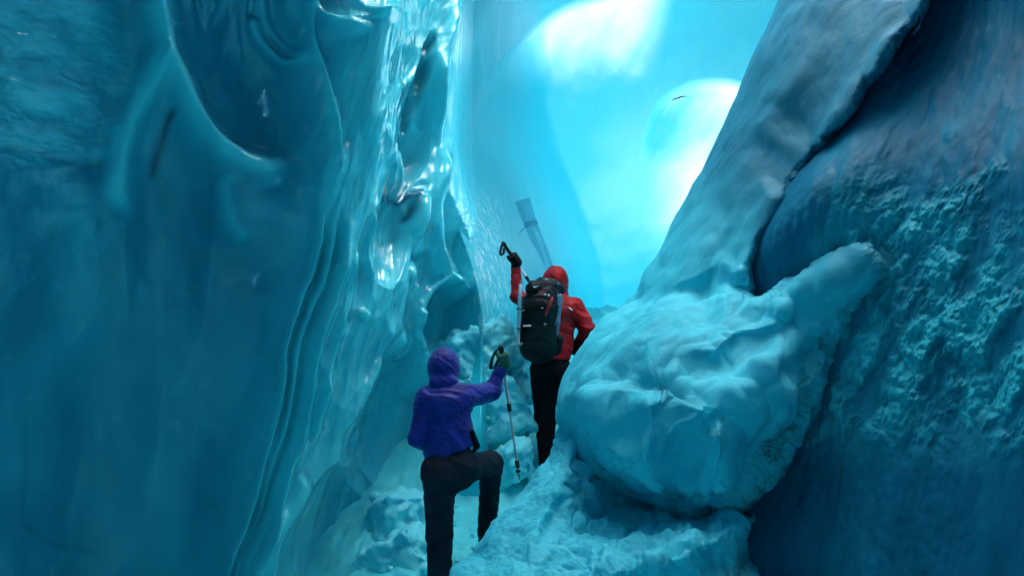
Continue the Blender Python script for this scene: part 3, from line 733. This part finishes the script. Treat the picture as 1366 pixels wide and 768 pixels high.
# loose chips of snow on the ramp and the slope
proto = None
r = np.random.RandomState(4)
spots = [(515 + 120 * r.rand(), 655 + 110 * r.rand()) for _ in range(16)] + [(640 + 60 * r.rand(), 610 + 60 * r.rand()) for _ in range(6)]
from mathutils.bvhtree import BVHTree
gm = g.data; sel = [p for p in gm.polygons if abs(p.center.x) < 3 and 3 < p.center.y < 13]
bv = BVHTree.FromPolygons([v_.co for v_ in gm.vertices], [tuple(p.vertices) for p in sel])
for (x, y) in spots:
    dr = Vector(at(x, y, 1.0) - CAM).normalized(); hit = bv.ray_cast(Vector(CAM), dr)
    if hit[0] is None or not 4.5 < hit[3] < 9: continue
    if proto is None:
        f = Field((-.1, -.1, -.1), (.1, .1, .1), 0.012); f.box((0, 0, 0), (.04, .03, .025), .008, .01).ball((.02, .01, .01), (.03, .03, .025), .01)
        o = proto = field_obj("snow_chip", f, M_block, disp=lambda V: 0.02 * fbm(V * 20, 3), it=1)
    else:
        o = proto.copy(); col.objects.link(o)
    o.location = hit[0] + Vector((0, 0, 0.012)); o.rotation_euler = tuple(r.rand(3) * 3); o.scale = [0.35 + 1.0 * r.rand() ** 2] * 3
    tag(o, "small loose chip of snow lying on the ramp around the purple walker's legs", "snow chip", "loose snow chips on the ramp")
# ------------------------------------------------------------------ rock and blade streak at the far end
def vault_depth(x, y):
    return float(DOME[2][np.argmin((DOME[0] - x) ** 2 + (DOME[1] - y) ** 2)])
rc = at(906, 130, vault_depth(906, 130) - 0.02)
f = Field(rc - 0.5, rc + 0.5, 0.03); f.cone(rc - (0.16, 0, 0.04), rc + (0.18, 0, 0.05), 0.035, 0.02, 0.02).cone(rc - (0.30, 0, 0.15), rc - (0.15, 0, 0.04), 0.010, 0.02)
tag(field_obj("rock", f, M_rock, disp=lambda V: 0.03 * fbm(V * 6, 3), origin=rc), "small dark stone frozen high in the bright ice at the upper right", "rock")
# unexplained ghost-like blade streak, made up as a clear sliver on the far vault
sh = empty("blade_streak", at(733, 356, vault_depth(733, 356) - 0.05), "faint grey-blue blade-shaped streak on the vault, above the red hood", "ice shard")
def clear_film(name, colr, t):
    m, nt, bs, out = new_mat(name)
    tb = nt.nodes.new("ShaderNodeBsdfTransparent"); tb.inputs["Color"].default_value = (*colr, 1)
    bs.inputs["Base Color"].default_value = (0.02, 0.16, 0.24, 1); bs.inputs["Roughness"].default_value = 0.4
    mx = nt.nodes.new("ShaderNodeMixShader")
    nt.links.new(ramp(nt, noise_node(nt, 3, 4), [(0.3, (t,) * 3), (0.7, (t + 0.1,) * 3)]), mx.inputs[0])
    nt.links.new(tb.outputs[0], mx.inputs[1]); nt.links.new(bs.outputs[0], mx.inputs[2]); nt.links.new(mx.outputs[0], out.inputs["Surface"]); return m
M_clear = clear_film("clear_grey", (0.86, 0.94, 0.97), 0.02)
def blade(name, rows, mat, th):
    V = []; o = np.array(sh.location)
    for (xa, ya, xb, yb) in rows:
        for x, y, d in ((xa, ya, 0), ((xa + xb) / 2, (ya + yb) / 2, -th), (xb, yb, 0), ((xa + xb) / 2, (ya + yb) / 2, th)): V.append(at(x, y, vault_depth(x, y) - 0.06 + d) - o)
    n = len(rows); Q = [[4 * i + k, 4 * i + (k + 1) % 4, 4 * i + 4 + (k + 1) % 4, 4 * i + 4 + k] for i in range(n - 1) for k in range(4)]
    return mesh_obj(name, V, Q + [[0, 1, 2, 3], [4 * n - 1, 4 * n - 2, 4 * n - 3, 4 * n - 4]], mat, sh)
blade("clear_pane", [(687, 269, 707, 263), (691, 280, 710, 275), (698, 297, 715, 293), (706, 315, 722, 311), (716, 334, 730, 331), (725, 352, 736, 350), (729, 360, 739, 358)], M_clear, 0.02)
blade("streak_collar", [(699, 297, 716, 293), (701, 304, 718, 299)], M_clear, 0.05)
blade("splinter", [(692.5, 310, 694, 311), (700, 302, 702, 303)], M_clear, 0.01)
# ------------------------------------------------------------------ people
def v(*a): return np.array(a, float)
def hand_prims(f, c, axis, palm, s=1.0, r=0.0, grip=0.019):
    """five fingers closed round a rod: c on the rod's axis, palm = direction from the rod to the palm"""
    axis = axis / np.linalg.norm(axis); palm = palm - axis * (palm @ axis); palm /= np.linalg.norm(palm); side = np.cross(axis, palm)
    pt = lambda ang, rad, a: c + rad * (math.cos(ang) * palm + math.sin(ang) * side) + axis * a
    f.cone(pt(0, 0.034 * s, -0.028 * s), pt(0, 0.034 * s, 0.030 * s), 0.024 * s + r, 0.022 * s + r, 0.012)
    for i, (a, l) in enumerate(((0.036, 1.0), (0.013, 1.08), (-0.010, 1.0), (-0.032, 0.85))):
        angs = [0.35, 1.25 * l, 2.2 * l, 3.0 * l]; R0 = grip + 0.010
        P = [pt(angs[0], 0.040 * s, a * s)] + [pt(q, R0 + 0.004, a * s) for q in angs[1:]]
        for k in range(3): f.cone(P[k], P[k + 1], (0.0105 - 0.001 * k) * s + r, (0.0095 - 0.001 * k) * s + r, 0.004)
    P = [pt(-0.35, 0.036 * s, -0.005 * s), pt(-1.1, 0.036, 0.030 * s), pt(-1.9, grip + 0.011, 0.048 * s)]
    f.cone(P[0], P[1], 0.015 * s + r, 0.012 * s + r, 0.008).cone(P[1], P[2], 0.012 * s + r, 0.009 * s + r, 0.004)
def face(f, hc, fwd, s=1.0):
    rt = np.cross(fwd, (0, 0, 1.0)); rt /= np.linalg.norm(rt); up = np.cross(rt, fwd)
    q = lambda a, b, c_: hc + (a * rt + b * fwd + c_ * up) * s
    f.ball(hc, np.array([0.077, 0.095, 0.112]) * s, 0.01)
    f.cone(q(0, 0.045, -0.07), q(0, 0.068, -0.095), 0.038 * s, 0.022 * s, 0.02)
    f.cone(q(0, 0.088, 0.01), q(0, 0.110, -0.030), 0.008 * s, 0.013 * s, 0.01)
    for sg in (-1, 1):
        f.cone(q(0.012 * sg, 0.086, 0.022), q(0.048 * sg, 0.074, 0.022), 0.011 * s, 0.009 * s, 0.01)
        f.ball(q(0.032 * sg, 0.078, 0.002), 0.013 * s, 0.004)
        f.cone(q(0.078 * sg, 0.0, 0.02), q(0.074 * sg, 0.006, -0.03), 0.012 * s, 0.009 * s, 0.005)
    f.cone(q(-0.022, 0.088, -0.058), q(0.022, 0.088, -0.058), 0.009 * s, 0.009 * s, 0.004)
def folds(V, amp, fr, seed, d=(0.5, 0, 1)):
    P = V * fr; w = fbm(P * 0.5 + seed, 2)
    Q = np.stack([P[:, 0] * 0.45 + w * 1.3, P[:, 1] * 0.6, P[:, 2] * 1.5 + d[0] * P[:, 0] + w], -1)
    return amp * (fbm(Q + seed, 3, 0.5, 'ridge') + 0.1)

# ---- walker in purple
PD = 5.5
J = lambda x, y, d=0.0: at(x, y, PD + d)
pel, waist, chest, neck, head = J(602, 622, 0.02), J(598, 588, 0.03), J(595, 545, 0.05), J(592, 512, 0.07), J(592, 491, 0.11)
shL, elL, wrL = J(567, 530, 0.03), J(556, 584, -0.02), J(574, 596, 0.22)
shR, elR, wrR = J(620, 528, 0.06), J(655, 523, 0.24), J(668, 494, 0.26)
hipL, knL, anL = J(586, 632, 0.0), J(586, 712, 0.03), J(588, 800, -0.02)
hipR, knR, anR = J(618, 624, 0.04), J(656, 617, 0.40), J(649, 712, 0.44)
pole_t, pole_b = J(668, 462, 0.27), J(693, 640, 0.45)
person_loc = v(anL[0], anL[1], ground_z(anL[0], anL[1]) * 1.0)
P1 = empty("person", person_loc, "person in a purple hooded jacket and dark trousers stepping up, holding a trekking pole", "person")
gaxis = (pole_t - pole_b) / np.linalg.norm(pole_t - pole_b)
ghand = J(670, 480, 0.275)
lo = np.minimum.reduce([elL, anL, head]) - v(0.35, 0.35, 0.35); hi = np.maximum.reduce([wrR, head, knR, anR]) + v(0.25, 0.35, 0.25)
def leg_prims(f, hip, kn, an, r, fwd, k=0.05, boots=False, body=True):
    f.cone(hip, kn, r[0], r[1], k).cone(kn, an, r[1] * 0.97, r[2], k)
f = Field(lo, hi, 0.011)
f.cone(pel, waist, 0.105, 0.085, .06, ((0, 1, 0), 1.3)).cone(waist, chest, 0.085, 0.115, .06, ((0, 1, 0), 1.3)).cone(chest, neck, 0.115, 0.045, .05, ((0, 1, 0), 1.3))
f.cone(neck, head, 0.048, 0.05, .03); face(f, head, v(0.12, 0.98, 0.1) / np.linalg.norm(v(0.12, 0.98, 0.1)), 0.92)
f.cone(shL, elL, 0.045, 0.034, .03).cone(elL, wrL, 0.034, 0.022, .02).cone(shR, elR, 0.045, 0.034, .03).cone(elR, wrR, 0.034, 0.022, .02)
f.cone(wrR, ghand + v(0.02, 0, -0.03), 0.021, 0.02, .01)
hand_prims(f, ghand, gaxis, v(0.5, -0.7, 0), 0.95)
wrL2 = wrL + v(0.05, 0.05, 0.01); f.cone(wrL, wrL2, 0.021, 0.024, .01)
for i in range(4): f.cone(wrL2 + v(0, 0, 0.022 - 0.016 * i), wrL2 + v(0.05, 0.035 + 0.01 * (i == 1), 0.015 - 0.016 * i), 0.009, 0.007, .003)
f.cone(wrL2, wrL2 + v(0.02, 0.05, 0.035), 0.011, 0.008, .004)
leg_prims(f, hipL, knL, anL, (0.085, 0.055, 0.038), None); leg_prims(f, hipR, knR, anR, (0.085, 0.055, 0.038), None)
for an in (anL, anR): f.cone(an - v(0, .03, .05), an + v(0, 0.14, -0.065), 0.035, 0.026, .03)
field_obj("body", f, M_skin, P1, it=1)
# trousers
f = Field(lo, hi, 0.010)
f.cone(pel + v(0, 0, -0.02), waist, 0.14, 0.11, .05, ((0, 1, 0), 1.15))
f.ball(hipL + v(0, -0.045, 0.02), (0.11, 0.10, 0.12), 0.05).ball(hipR + v(-0.01, -0.03, 0.01), (0.105, 0.10, 0.11), 0.05)
f.cone(hipL, knL, 0.105, 0.080, .03).cone(knL, anL, 0.080, 0.076, .03)
f.cone(hipR + v(0, 0, -0.0), knR, 0.098, 0.074, .04).cone(knR, anR, 0.074, 0.060, .03)
f.cut(J(598, 600), v(-0.34, 0, 1))
field_obj("trousers", f, M_jeans, P1, disp=lambda V: folds(V, 0.008, 9, 3) + 0.003 * fbm(V * 25, 2))
# jacket
f = Field(lo, hi, 0.009)
f.cone(pel + v(-0.005, 0, 0.02), waist + v(0, 0, 0.02), 0.158, 0.146, .04, ((0, 1, 0), 1.25))
f.cone(waist, chest + v(0, 0, 0.02), 0.146, 0.150, .05, ((0, 1, 0), 1.3))
f.cone(shL + v(0.045, 0, -0.03), shR + v(-0.045, 0, -0.02), 0.095, 0.095, .05, ((0, 1, 0), 1.05))
f.cone(chest + v(0, 0, 0.05), neck + v(0, 0, -0.01), 0.12, 0.07, .05)
f.cone(shL, elL, 0.064, 0.050, .02).cone(elL, wrL, 0.050, 0.042, .02)
f.cone(shR, elR, 0.072, 0.060, .03).cone(elR, wrR, 0.058, 0.042, .02)
hemA, hemB = J(560, 622), J(636, 592); hd = hemB - hemA; hn = np.array([-hd[2], 0, hd[0]]) * -1; hn /= np.linalg.norm(hn)
sl_ = f._pts(tuple(slice(0, m) for m in f.n))
torso_zone = (np.abs(sl_[..., 0] - waist[0]) < 0.185)
f.f = np.where(torso_zone, np.maximum(f.f, (sl_ - hemA) @ hn), f.f)
jk = field_obj("jacket", f, M_purple, P1, disp=lambda V: folds(V, 0.013, 6.5, 1) + folds(V, 0.006, 17, 5))
f = Field(head - 0.3, head + 0.3, 0.008)
f.ball(head + v(0, -0.005, 0.008), (0.103, 0.118, 0.128), 0.02)
f.cone(head + v(0, 0, -0.09), neck + v(0, 0, -0.01), 0.085, 0.095, .03)
f.cone(neck + v(-0.05, -0.06, 0.012), neck + v(0.05, -0.06, 0.012), 0.034, 0.034, .02)
f.carve(lambda P: -(np.linalg.norm((P - (head + v(0.02, 0.13, -0.005))) / (0.075, 0.1, 0.098), axis=-1) - 1) * 0.075)
field_obj("hood", f, M_purple, P1, disp=lambda V: folds(V, 0.008, 12, 9, (1.4, 0, 0)))
f = Field(ghand - 0.15, ghand + 0.15, 0.0045); hand_prims(f, ghand, gaxis, v(0.5, -0.7, 0), 1.0, 0.0045); f.cone(ghand + v(0.018, -0.02, -0.02), wrR, 0.026, 0.030, .01)
tag(field_obj("glove", f, M_glove_g, P1, it=1), "thin green glove closed round the pole grip")
f = Field(wrL - 0.12, wrL + 0.2, 0.006); f.cone(wrL, wrL2, 0.03, 0.031, .01)
for i in range(4): f.cone(wrL2 + v(0, 0, 0.022 - 0.016 * i), wrL2 + v(0.052, 0.037 + 0.01 * (i == 1), 0.015 - 0.016 * i), 0.012, 0.010, .003)
f.cone(wrL2, wrL2 + v(0.02, 0.052, 0.037), 0.014, 0.011, .004); field_obj("glove", f, M_glove_g, P1, it=1)
for an in (anL, anR):
    f = Field(an - 0.3, an + 0.35, 0.010)
    f.cone(an + v(0, 0, 0.05), an + v(0, -0.01, -0.04), 0.055, 0.052, .03).cone(an - v(0, .04, .06), an + v(0, 0.17, -0.07), 0.05, 0.042, .03)
    f.cut(an + v(0, 0, -0.105), (0, 0, -1)); field_obj("boot", f, M_rubber, P1)
# zip pull / pocket flap by the right hip
f = Field(J(634, 592) - 0.12, J(634, 592) + 0.12, 0.006); f.cone(J(630, 576, -0.02), J(636, 594, 0), 0.016, 0.020, .02).cone(J(636, 594, 0), J(632, 602, 0), 0.02, 0.012, .01)
tag(field_obj("hip_pouch", f, M_black, P1, it=1), "small dark pouch at the right side of the waist")

def trekking_pole(top, bot, label, strap_pts, joints=(0.45, 0.88), gripl=0.16, sc=1.0):
    t = empty("trekking_pole", bot, label, "trekking pole")
    ax = (bot - top); L = np.linalg.norm(ax); ax /= L; o = bot
    q = lambda s: top + ax * s
    tube("shaft", [q(gripl * 0.8), q(L * joints[0])], 0.0088 * sc, M_alu, t, origin=o)
    tube("lower_shaft", [q(L * joints[0]), q(L - 0.03)], 0.0072 * sc, M_alu, t, origin=o)
    tube("tip", [q(L - 0.05), q(L)], [0.006, 0.002], M_rubber, t, origin=o)
    tube("grip", [q(-0.012), q(0.0), q(0.015), q(0.04), q(0.08), q(0.12), q(gripl)], [0.008, 0.018, 0.020, 0.015, 0.0165, 0.0145, 0.012], M_rubber, t, origin=o)
    for j in joints: tube("locking_collar", [q(L * j - 0.03), q(L * j - 0.025), q(L * j + 0.02), q(L * j + 0.026)], [0.009, 0.015, 0.014, 0.008], M_rubber, t, origin=o)
    tube("basket", [q(L - 0.075), q(L - 0.07), q(L - 0.062)], [0.008, 0.017, 0.018], M_rubber, t, sides=16, origin=o)
    p = catmull(strap_pts, 8); n = len(p); V = []
    for i in range(n):
        for dx, dy in ((-.5, -.5), (.5, -.5), (.5, .5), (-.5, .5)): V.append(p[i] + v(0.022 * dx, 0.003 * dy, 0.004 * dx) - o)
    Q = [[4 * i + k, 4 * i + (k + 1) % 4, 4 * i + 4 + (k + 1) % 4, 4 * i + 4 + k] for i in range(n - 1) for k in range(4)]
    mesh_obj("wrist_strap", V, Q + [[0, 1, 2, 3], [4 * n - 1, 4 * n - 2, 4 * n - 3, 4 * n - 4]], M_rubber, t)
    return t
S_ = lambda x, y, d=0.27: J(x, y, d)
trekking_pole(pole_t, pole_b, "silver trekking pole held upright in the purple walker's green glove",
              [S_(668, 463, .25), S_(661, 469, .24), S_(656, 481, .23), S_(655, 491, .24), S_(659, 491, .26), S_(664, 481, .27), S_(668, 471, .28)])

# ---- walker in red
RD = 7.4
J2 = lambda x, y, d=0.0: at(x, y, RD + d)
pel, waist, chest, neck, head = J2(733, 487, 0.02), J2(737, 460, 0.06), J2(741, 425, 0.10), J2(742, 398, 0.14), J2(741, 376, 0.18)
shL, elL, wrL = J2(716, 407, 0.10), J2(690, 396, 0.16), J2(688, 358, 0.20)
shR, elR, wrR = J2(766, 410, 0.10), J2(785, 440, 0.04), J2(766, 466, 0.22)
hipL, knL, anL = J2(725, 497, 0.02), J2(727, 560, 0.06), J2(731, 622, 0.0)
hipR, knR, anR = J2(745, 495, 0.04), J2(757, 540, 0.34), J2(757, 598, 0.42)
P2 = empty("person", v(anL[0], anL[1], ground_z(anL[0], anL[1])), "person in a red hooded jacket and black trousers, raising one arm with a pole", "person")
lhand = J2(688, 347, 0.20); p2t, p2b = J2(671, 324, 0.14), J2(735, 418, 0.40); ax2 = (p2t - p2b) / np.linalg.norm(p2t - p2b)
lhand = p2t + (p2b - p2t) * 0.235
lo = np.minimum.reduce([elL, anL, head, p2t]) - v(0.3, 0.3, 0.3); hi = np.maximum.reduce([wrR, elR, head, knR, anR, p2t]) + v(0.25, 0.35, 0.25)
f = Field(lo, hi, 0.012)
f.cone(pel, waist, 0.12, 0.10, .06, ((0, 1, 0), 1.3)).cone(waist, chest, 0.10, 0.13, .06, ((0, 1, 0), 1.3)).cone(chest, neck, 0.13, 0.05, .05, ((0, 1, 0), 1.3))
f.cone(neck, head, 0.052, 0.055, .03); face(f, head, v(-0.1, 0.98, 0.12) / np.linalg.norm(v(-0.1, 0.98, 0.12)), 0.98)
f.cone(shL, elL, 0.05, 0.038, .03).cone(elL, wrL, 0.038, 0.025, .02).cone(shR, elR, 0.05, 0.038, .03).cone(elR, wrR, 0.038, 0.025, .02)
f.cone(wrL, lhand + v(0.0, -0.02, -0.03), 0.024, 0.022, .01); hand_prims(f, lhand, ax2, v(0.25, -0.9, -0.1), 1.0)
wrR2 = wrR + v(-0.04, 0.08, 0); f.cone(wrR, wrR2, 0.024, 0.026, .01)
for i in range(4): f.cone(wrR2 + v(0, 0, 0.024 - 0.018 * i), wrR2 + v(-0.05, 0.04 + 0.01 * (i == 1), 0.017 - 0.018 * i), 0.010, 0.008, .003)
f.cone(wrR2, wrR2 + v(-0.01, 0.06, 0.035), 0.012, 0.009, .004)
leg_prims(f, hipL, knL, anL, (0.09, 0.06, 0.042), None); leg_prims(f, hipR, knR, anR, (0.09, 0.06, 0.042), None)
for an in (anL, anR): f.cone(an - v(0, .03, .05), an + v(0, 0.15, -0.065), 0.037, 0.028, .03)
field_obj("body", f, M_skin, P2, it=1)
f = Field(lo, hi, 0.011)
f.cone(pel + v(0, 0, -0.02), waist, 0.155, 0.12, .05, ((0, 1, 0), 1.2))
f.cone(hipL, knL, 0.115, 0.085, .03).cone(knL, anL, 0.085, 0.072, .03).cone(hipR, knR, 0.115, 0.085, .04).cone(knR, anR, 0.085, 0.07, .03)
f.cut(waist + v(0, 0, 0.05), v(0, 0, 1))
field_obj("trousers", f, M_black, P2, disp=lambda V: folds(V, 0.010, 8, 13))
f = Field(lo, hi, 0.010)
f.cone(pel + v(0.0, 0, 0.06), waist + v(0, 0, 0.02), 0.168, 0.160, .04, ((0, 1, 0), 1.2))
f.cone(waist, chest + v(0, 0, 0.02), 0.16, 0.175, .05, ((0, 1, 0), 1.25))
f.cone(shL + v(0.04, 0, -0.01), shR + v(-0.06, 0, -0.02), 0.095, 0.10, .05)
f.cone(chest + v(0, 0, 0.06), neck, 0.13, 0.08, .05)
f.cone(shL, elL, 0.075, 0.056, .03).cone(elL, wrL, 0.052, 0.040, .02)
f.cone(shR, elR, 0.085, 0.068, .03).cone(elR, wrR, 0.064, 0.045, .02)
hz = J2(733, 481)[2]
sl_ = f._pts(tuple(slice(0, m) for m in f.n)); f.f = np.maximum(f.f, (hz - sl_[..., 2]))
field_obj("jacket", f, M_red, P2, disp=lambda V: folds(V, 0.012, 9, 21) + folds(V, 0.006, 20, 25))
f = Field(head - 0.3, head + 0.3, 0.009)
f.ball(head + v(0, -0.005, 0.008), (0.110, 0.125, 0.130), 0.02).cone(head + v(0.01, 0, -0.06), neck + v(0.01, 0, -0.02), 0.09, 0.10, .03)
f.carve(lambda P: -(np.linalg.norm((P - (head + v(-0.02, 0.135, -0.005))) / (0.08, 0.1, 0.1), axis=-1) - 1) * 0.08)
field_obj("hood", f, M_red, P2, disp=lambda V: folds(V, 0.012, 12, 29, (2.2, 0, 0)))
f = Field(lhand - 0.16, lhand + 0.16, 0.0055); hand_prims(f, lhand, ax2, v(0.25, -0.9, -0.1), 1.08, 0.007); f.cone(lhand + v(0, -0.025, -0.03), wrL, 0.032, 0.036, .01)
tag(field_obj("glove", f, M_glove_k, P2, it=1), "black glove gripping the raised pole")
f = Field(wrR - 0.16, wrR + 0.2, 0.007); f.cone(wrR, wrR2, 0.032, 0.033, .01)
for i in range(4): f.cone(wrR2 + v(0, 0, 0.024 - 0.018 * i), wrR2 + v(-0.052, 0.042 + 0.01 * (i == 1), 0.017 - 0.018 * i), 0.013, 0.011, .003)
f.cone(wrR2, wrR2 + v(-0.01, 0.062, 0.037), 0.015, 0.012, .004); field_obj("glove", f, M_glove_k, P2, it=1)
for an in (anL, anR):
    f = Field(an - 0.3, an + 0.35, 0.011)
    f.cone(an + v(0, 0, 0.06), an + v(0, -0.01, -0.04), 0.06, 0.056, .03).cone(an - v(0, .04, .06), an + v(0, 0.18, -0.07), 0.054, 0.045, .03)
    f.cut(an + v(0, 0, -0.11), (0, 0, -1)); field_obj("boot", f, M_rubber, P2)
def decal(name, pts, mat, parent, off, th=0.004):
    p = np.array(pts, float); n = len(p); c = p.mean(0)
    V = np.concatenate([p, p + v(0, th, 0)]) - np.array(off)
    Fq = [[i, (i + 1) % n, n + (i + 1) % n, n + i] for i in range(n)]
    Fq += [[0, 1, 2, 3]] if n == 4 else []
    return mesh_obj(name, V, Fq, mat, parent, smooth=False)
T2 = lambda pts, d: [J2(x, y, d) for x, y in pts]
# (sleeve mark)
f = Field(J2(762, 411) - .1, J2(762, 411) + .1, .006); f.cone(J2(758.5, 410.5, -0.02), J2(763, 413.5, -0.02), 0.008, 0.008, .005)
tag(field_obj("sleeve_logo", f, M_white, P2, it=1), "small white mark on the right shoulder")

trekking_pole(p2t, p2b, "black trekking pole gripped at the top by the red walker's raised hand",
              [p2t + v(0, -.01, 0), J2(669, 329, .12), J2(667.5, 336, .12), J2(669, 341, .12), J2(672, 337, .13), J2(672, 331, .13)], joints=(0.5,), gripl=0.14)

# ---- backpack
BP = empty("backpack", J2(722, 478, -0.18), "large black hiking backpack with grey side and red strap on the red walker's back", "backpack")
bpo = np.array(BP.location)
tilt = 0.10
R = np.array([[math.cos(tilt), 0, math.sin(tilt)], [0, 1, 0], [-math.sin(tilt), 0, math.cos(tilt)]]).T
cB = J2(721, 432, -0.17)
f = Field(cB - 0.55, cB + 0.55, 0.010)
f.cone(J2(717, 458, -.17), J2(722, 408, -.17), 0.155, 0.155, .05, ((0, 1, 0), 1.15)).cone(J2(724, 410, -.15), J2(728, 392, -.14), 0.14, 0.11, .05)
f.cone(J2(714, 462, -.19), J2(725, 464, -.17), 0.11, 0.11, .04)
field_obj("main_bag", f, M_pack, BP, disp=lambda V: folds(V, 0.010, 8, 41) + 0.004 * fbm(V * 20, 2))
f = Field(cB - v(.4, .4, .1), cB + v(.4, .4, .55), 0.009)
f.cone(J2(712, 385, -.2), J2(736, 383, -.14), 0.068, 0.072, .03).cone(J2(722, 378, -.12), J2(746, 386, -.10), 0.05, 0.05, .03)
field_obj("top_lid", f, M_pack, BP, disp=lambda V: folds(V, 0.010, 11, 43))
f = Field(cB - v(.4, .4, .1), cB + v(.4, .4, .55), 0.008); f.cone(J2(728, 375, -.17), J2(743, 379, -.17), 0.024, 0.020, .02)
tag(field_obj("lid_panel", f, M_packgrey, BP, disp=lambda V: folds(V, 0.006, 14, 45), it=1), "pale grey-blue panel on the lid")
f = Field(cB - .5, cB + .5, 0.008)
f.cone(J2(747, 395, -.22), J2(743, 430, -.24), 0.026, 0.022, .02).cone(J2(743, 430, -.24), J2(743, 446, -.22), 0.022, 0.014, .02)
tag(field_obj("side_panel", f, M_packgrey, BP, disp=lambda V: folds(V, 0.006, 14, 47, (2, 0, 0)), it=1), "grey-blue side panel of the pack")
f = Field(cB - .5, cB + .5, 0.009); f.cone(J2(746, 452, -.18), J2(743, 468, -.17), 0.04, 0.035, .02)
field_obj("side_pocket", f, M_pack, BP, disp=lambda V: folds(V, 0.006, 14, 49), it=1)
tube("gear_strap", [J2(737.5, 396, -.345), J2(734, 405, -.36), J2(730, 414, -.365), J2(728, 421, -.36)], [0.008, 0.012, 0.010, 0.006], M_strap, BP, origin=bpo)
tube("lid_strap", [J2(718, 389, -.30), J2(724, 390, -.305), J2(728, 389, -.30)], [0.005, 0.008, 0.005], M_strap, BP, origin=bpo)
for (x0, y0, x1, y1) in ((694, 412, 748, 408), (693, 434, 745, 436)):
    pts = [J2(x0 + (x1 - x0) * t, y0 + (y1 - y0) * t + 2 * math.sin(t * 3.1), -.20 - 0.16 * math.sin(t * math.pi) ** 0.6) for t in np.linspace(0, 1, 14)]
    tube("compression_strap", pts, 0.006, M_black, BP, sides=6, origin=bpo)
for (x, y) in ((727, 393), (732, 394), (723.5, 411.5), (727, 432.5), (698, 414)):
    c = J2(x, y, -.352 if x > 700 else -.27); f = Field(c - .04, c + .04, .004); f.box(c, (.010, .007, .008), .003, .004); field_obj("buckle", f, M_alu, BP, it=1)
# white wing-shaped mark on the lid and the small light tag with its lettering lower down
def strip(name, pts, d, mat, w):
    P = [J2(x, y, d) for x, y in pts]; return tube(name, P, w, mat, BP, sides=6, origin=bpo)
strip("logo", [(710.5, 381.2), (713, 383.4), (715.5, 382.4), (719, 380.2)], -.305, M_white, [0.001, 0.006, 0.005, 0.001])
cd = bpy.data.curves.new("lettering", 'FONT'); cd.body = "outdoor"; 
bpy.data.curves.remove(cd)
for k in range(7): strip("printed_mark", [(698.6 + 1.5 * k, 433.6 - 0.1 * k), (698.8 + 1.5 * k, 435.6 - 0.1 * k)], -.325 - 0.004 * k, M_white, 0.0028)
strip("hip_buckle", [(694, 457), (696, 460), (697, 456)], -.27, M_alu, 0.006)

# pale tube strapped upright to the pack's left side
AX = empty("ice_axe", J2(691, 460, -.2), "pale blue shaft of an ice axe strapped upright to the left side of the backpack", "ice axe")
ao = np.array(AX.location)
tube("shaft", [J2(694.5, 379, -.24), J2(693.5, 395, -.25), J2(692, 425, -.26), J2(691.5, 458, -.25)], [0.015, 0.016, 0.016, 0.013], M_tube, AX, sides=14, origin=ao)
tube("spike", [J2(694.5, 379, -.24), J2(695, 373, -.235)], [0.012, 0.003], M_alu, AX, origin=ao)
tube("pick", [J2(684, 456, -.24), J2(688, 459, -.25), J2(692, 460, -.25), J2(698, 458, -.25)], [0.003, 0.008, 0.011, 0.008], M_alu, AX, origin=ao)
for y in (412, 438): tube("holder_band", [J2(692.6, y - 1.2, -.255), J2(692.5, y + 1.2, -.255)], 0.021, M_rubber, AX, origin=ao)
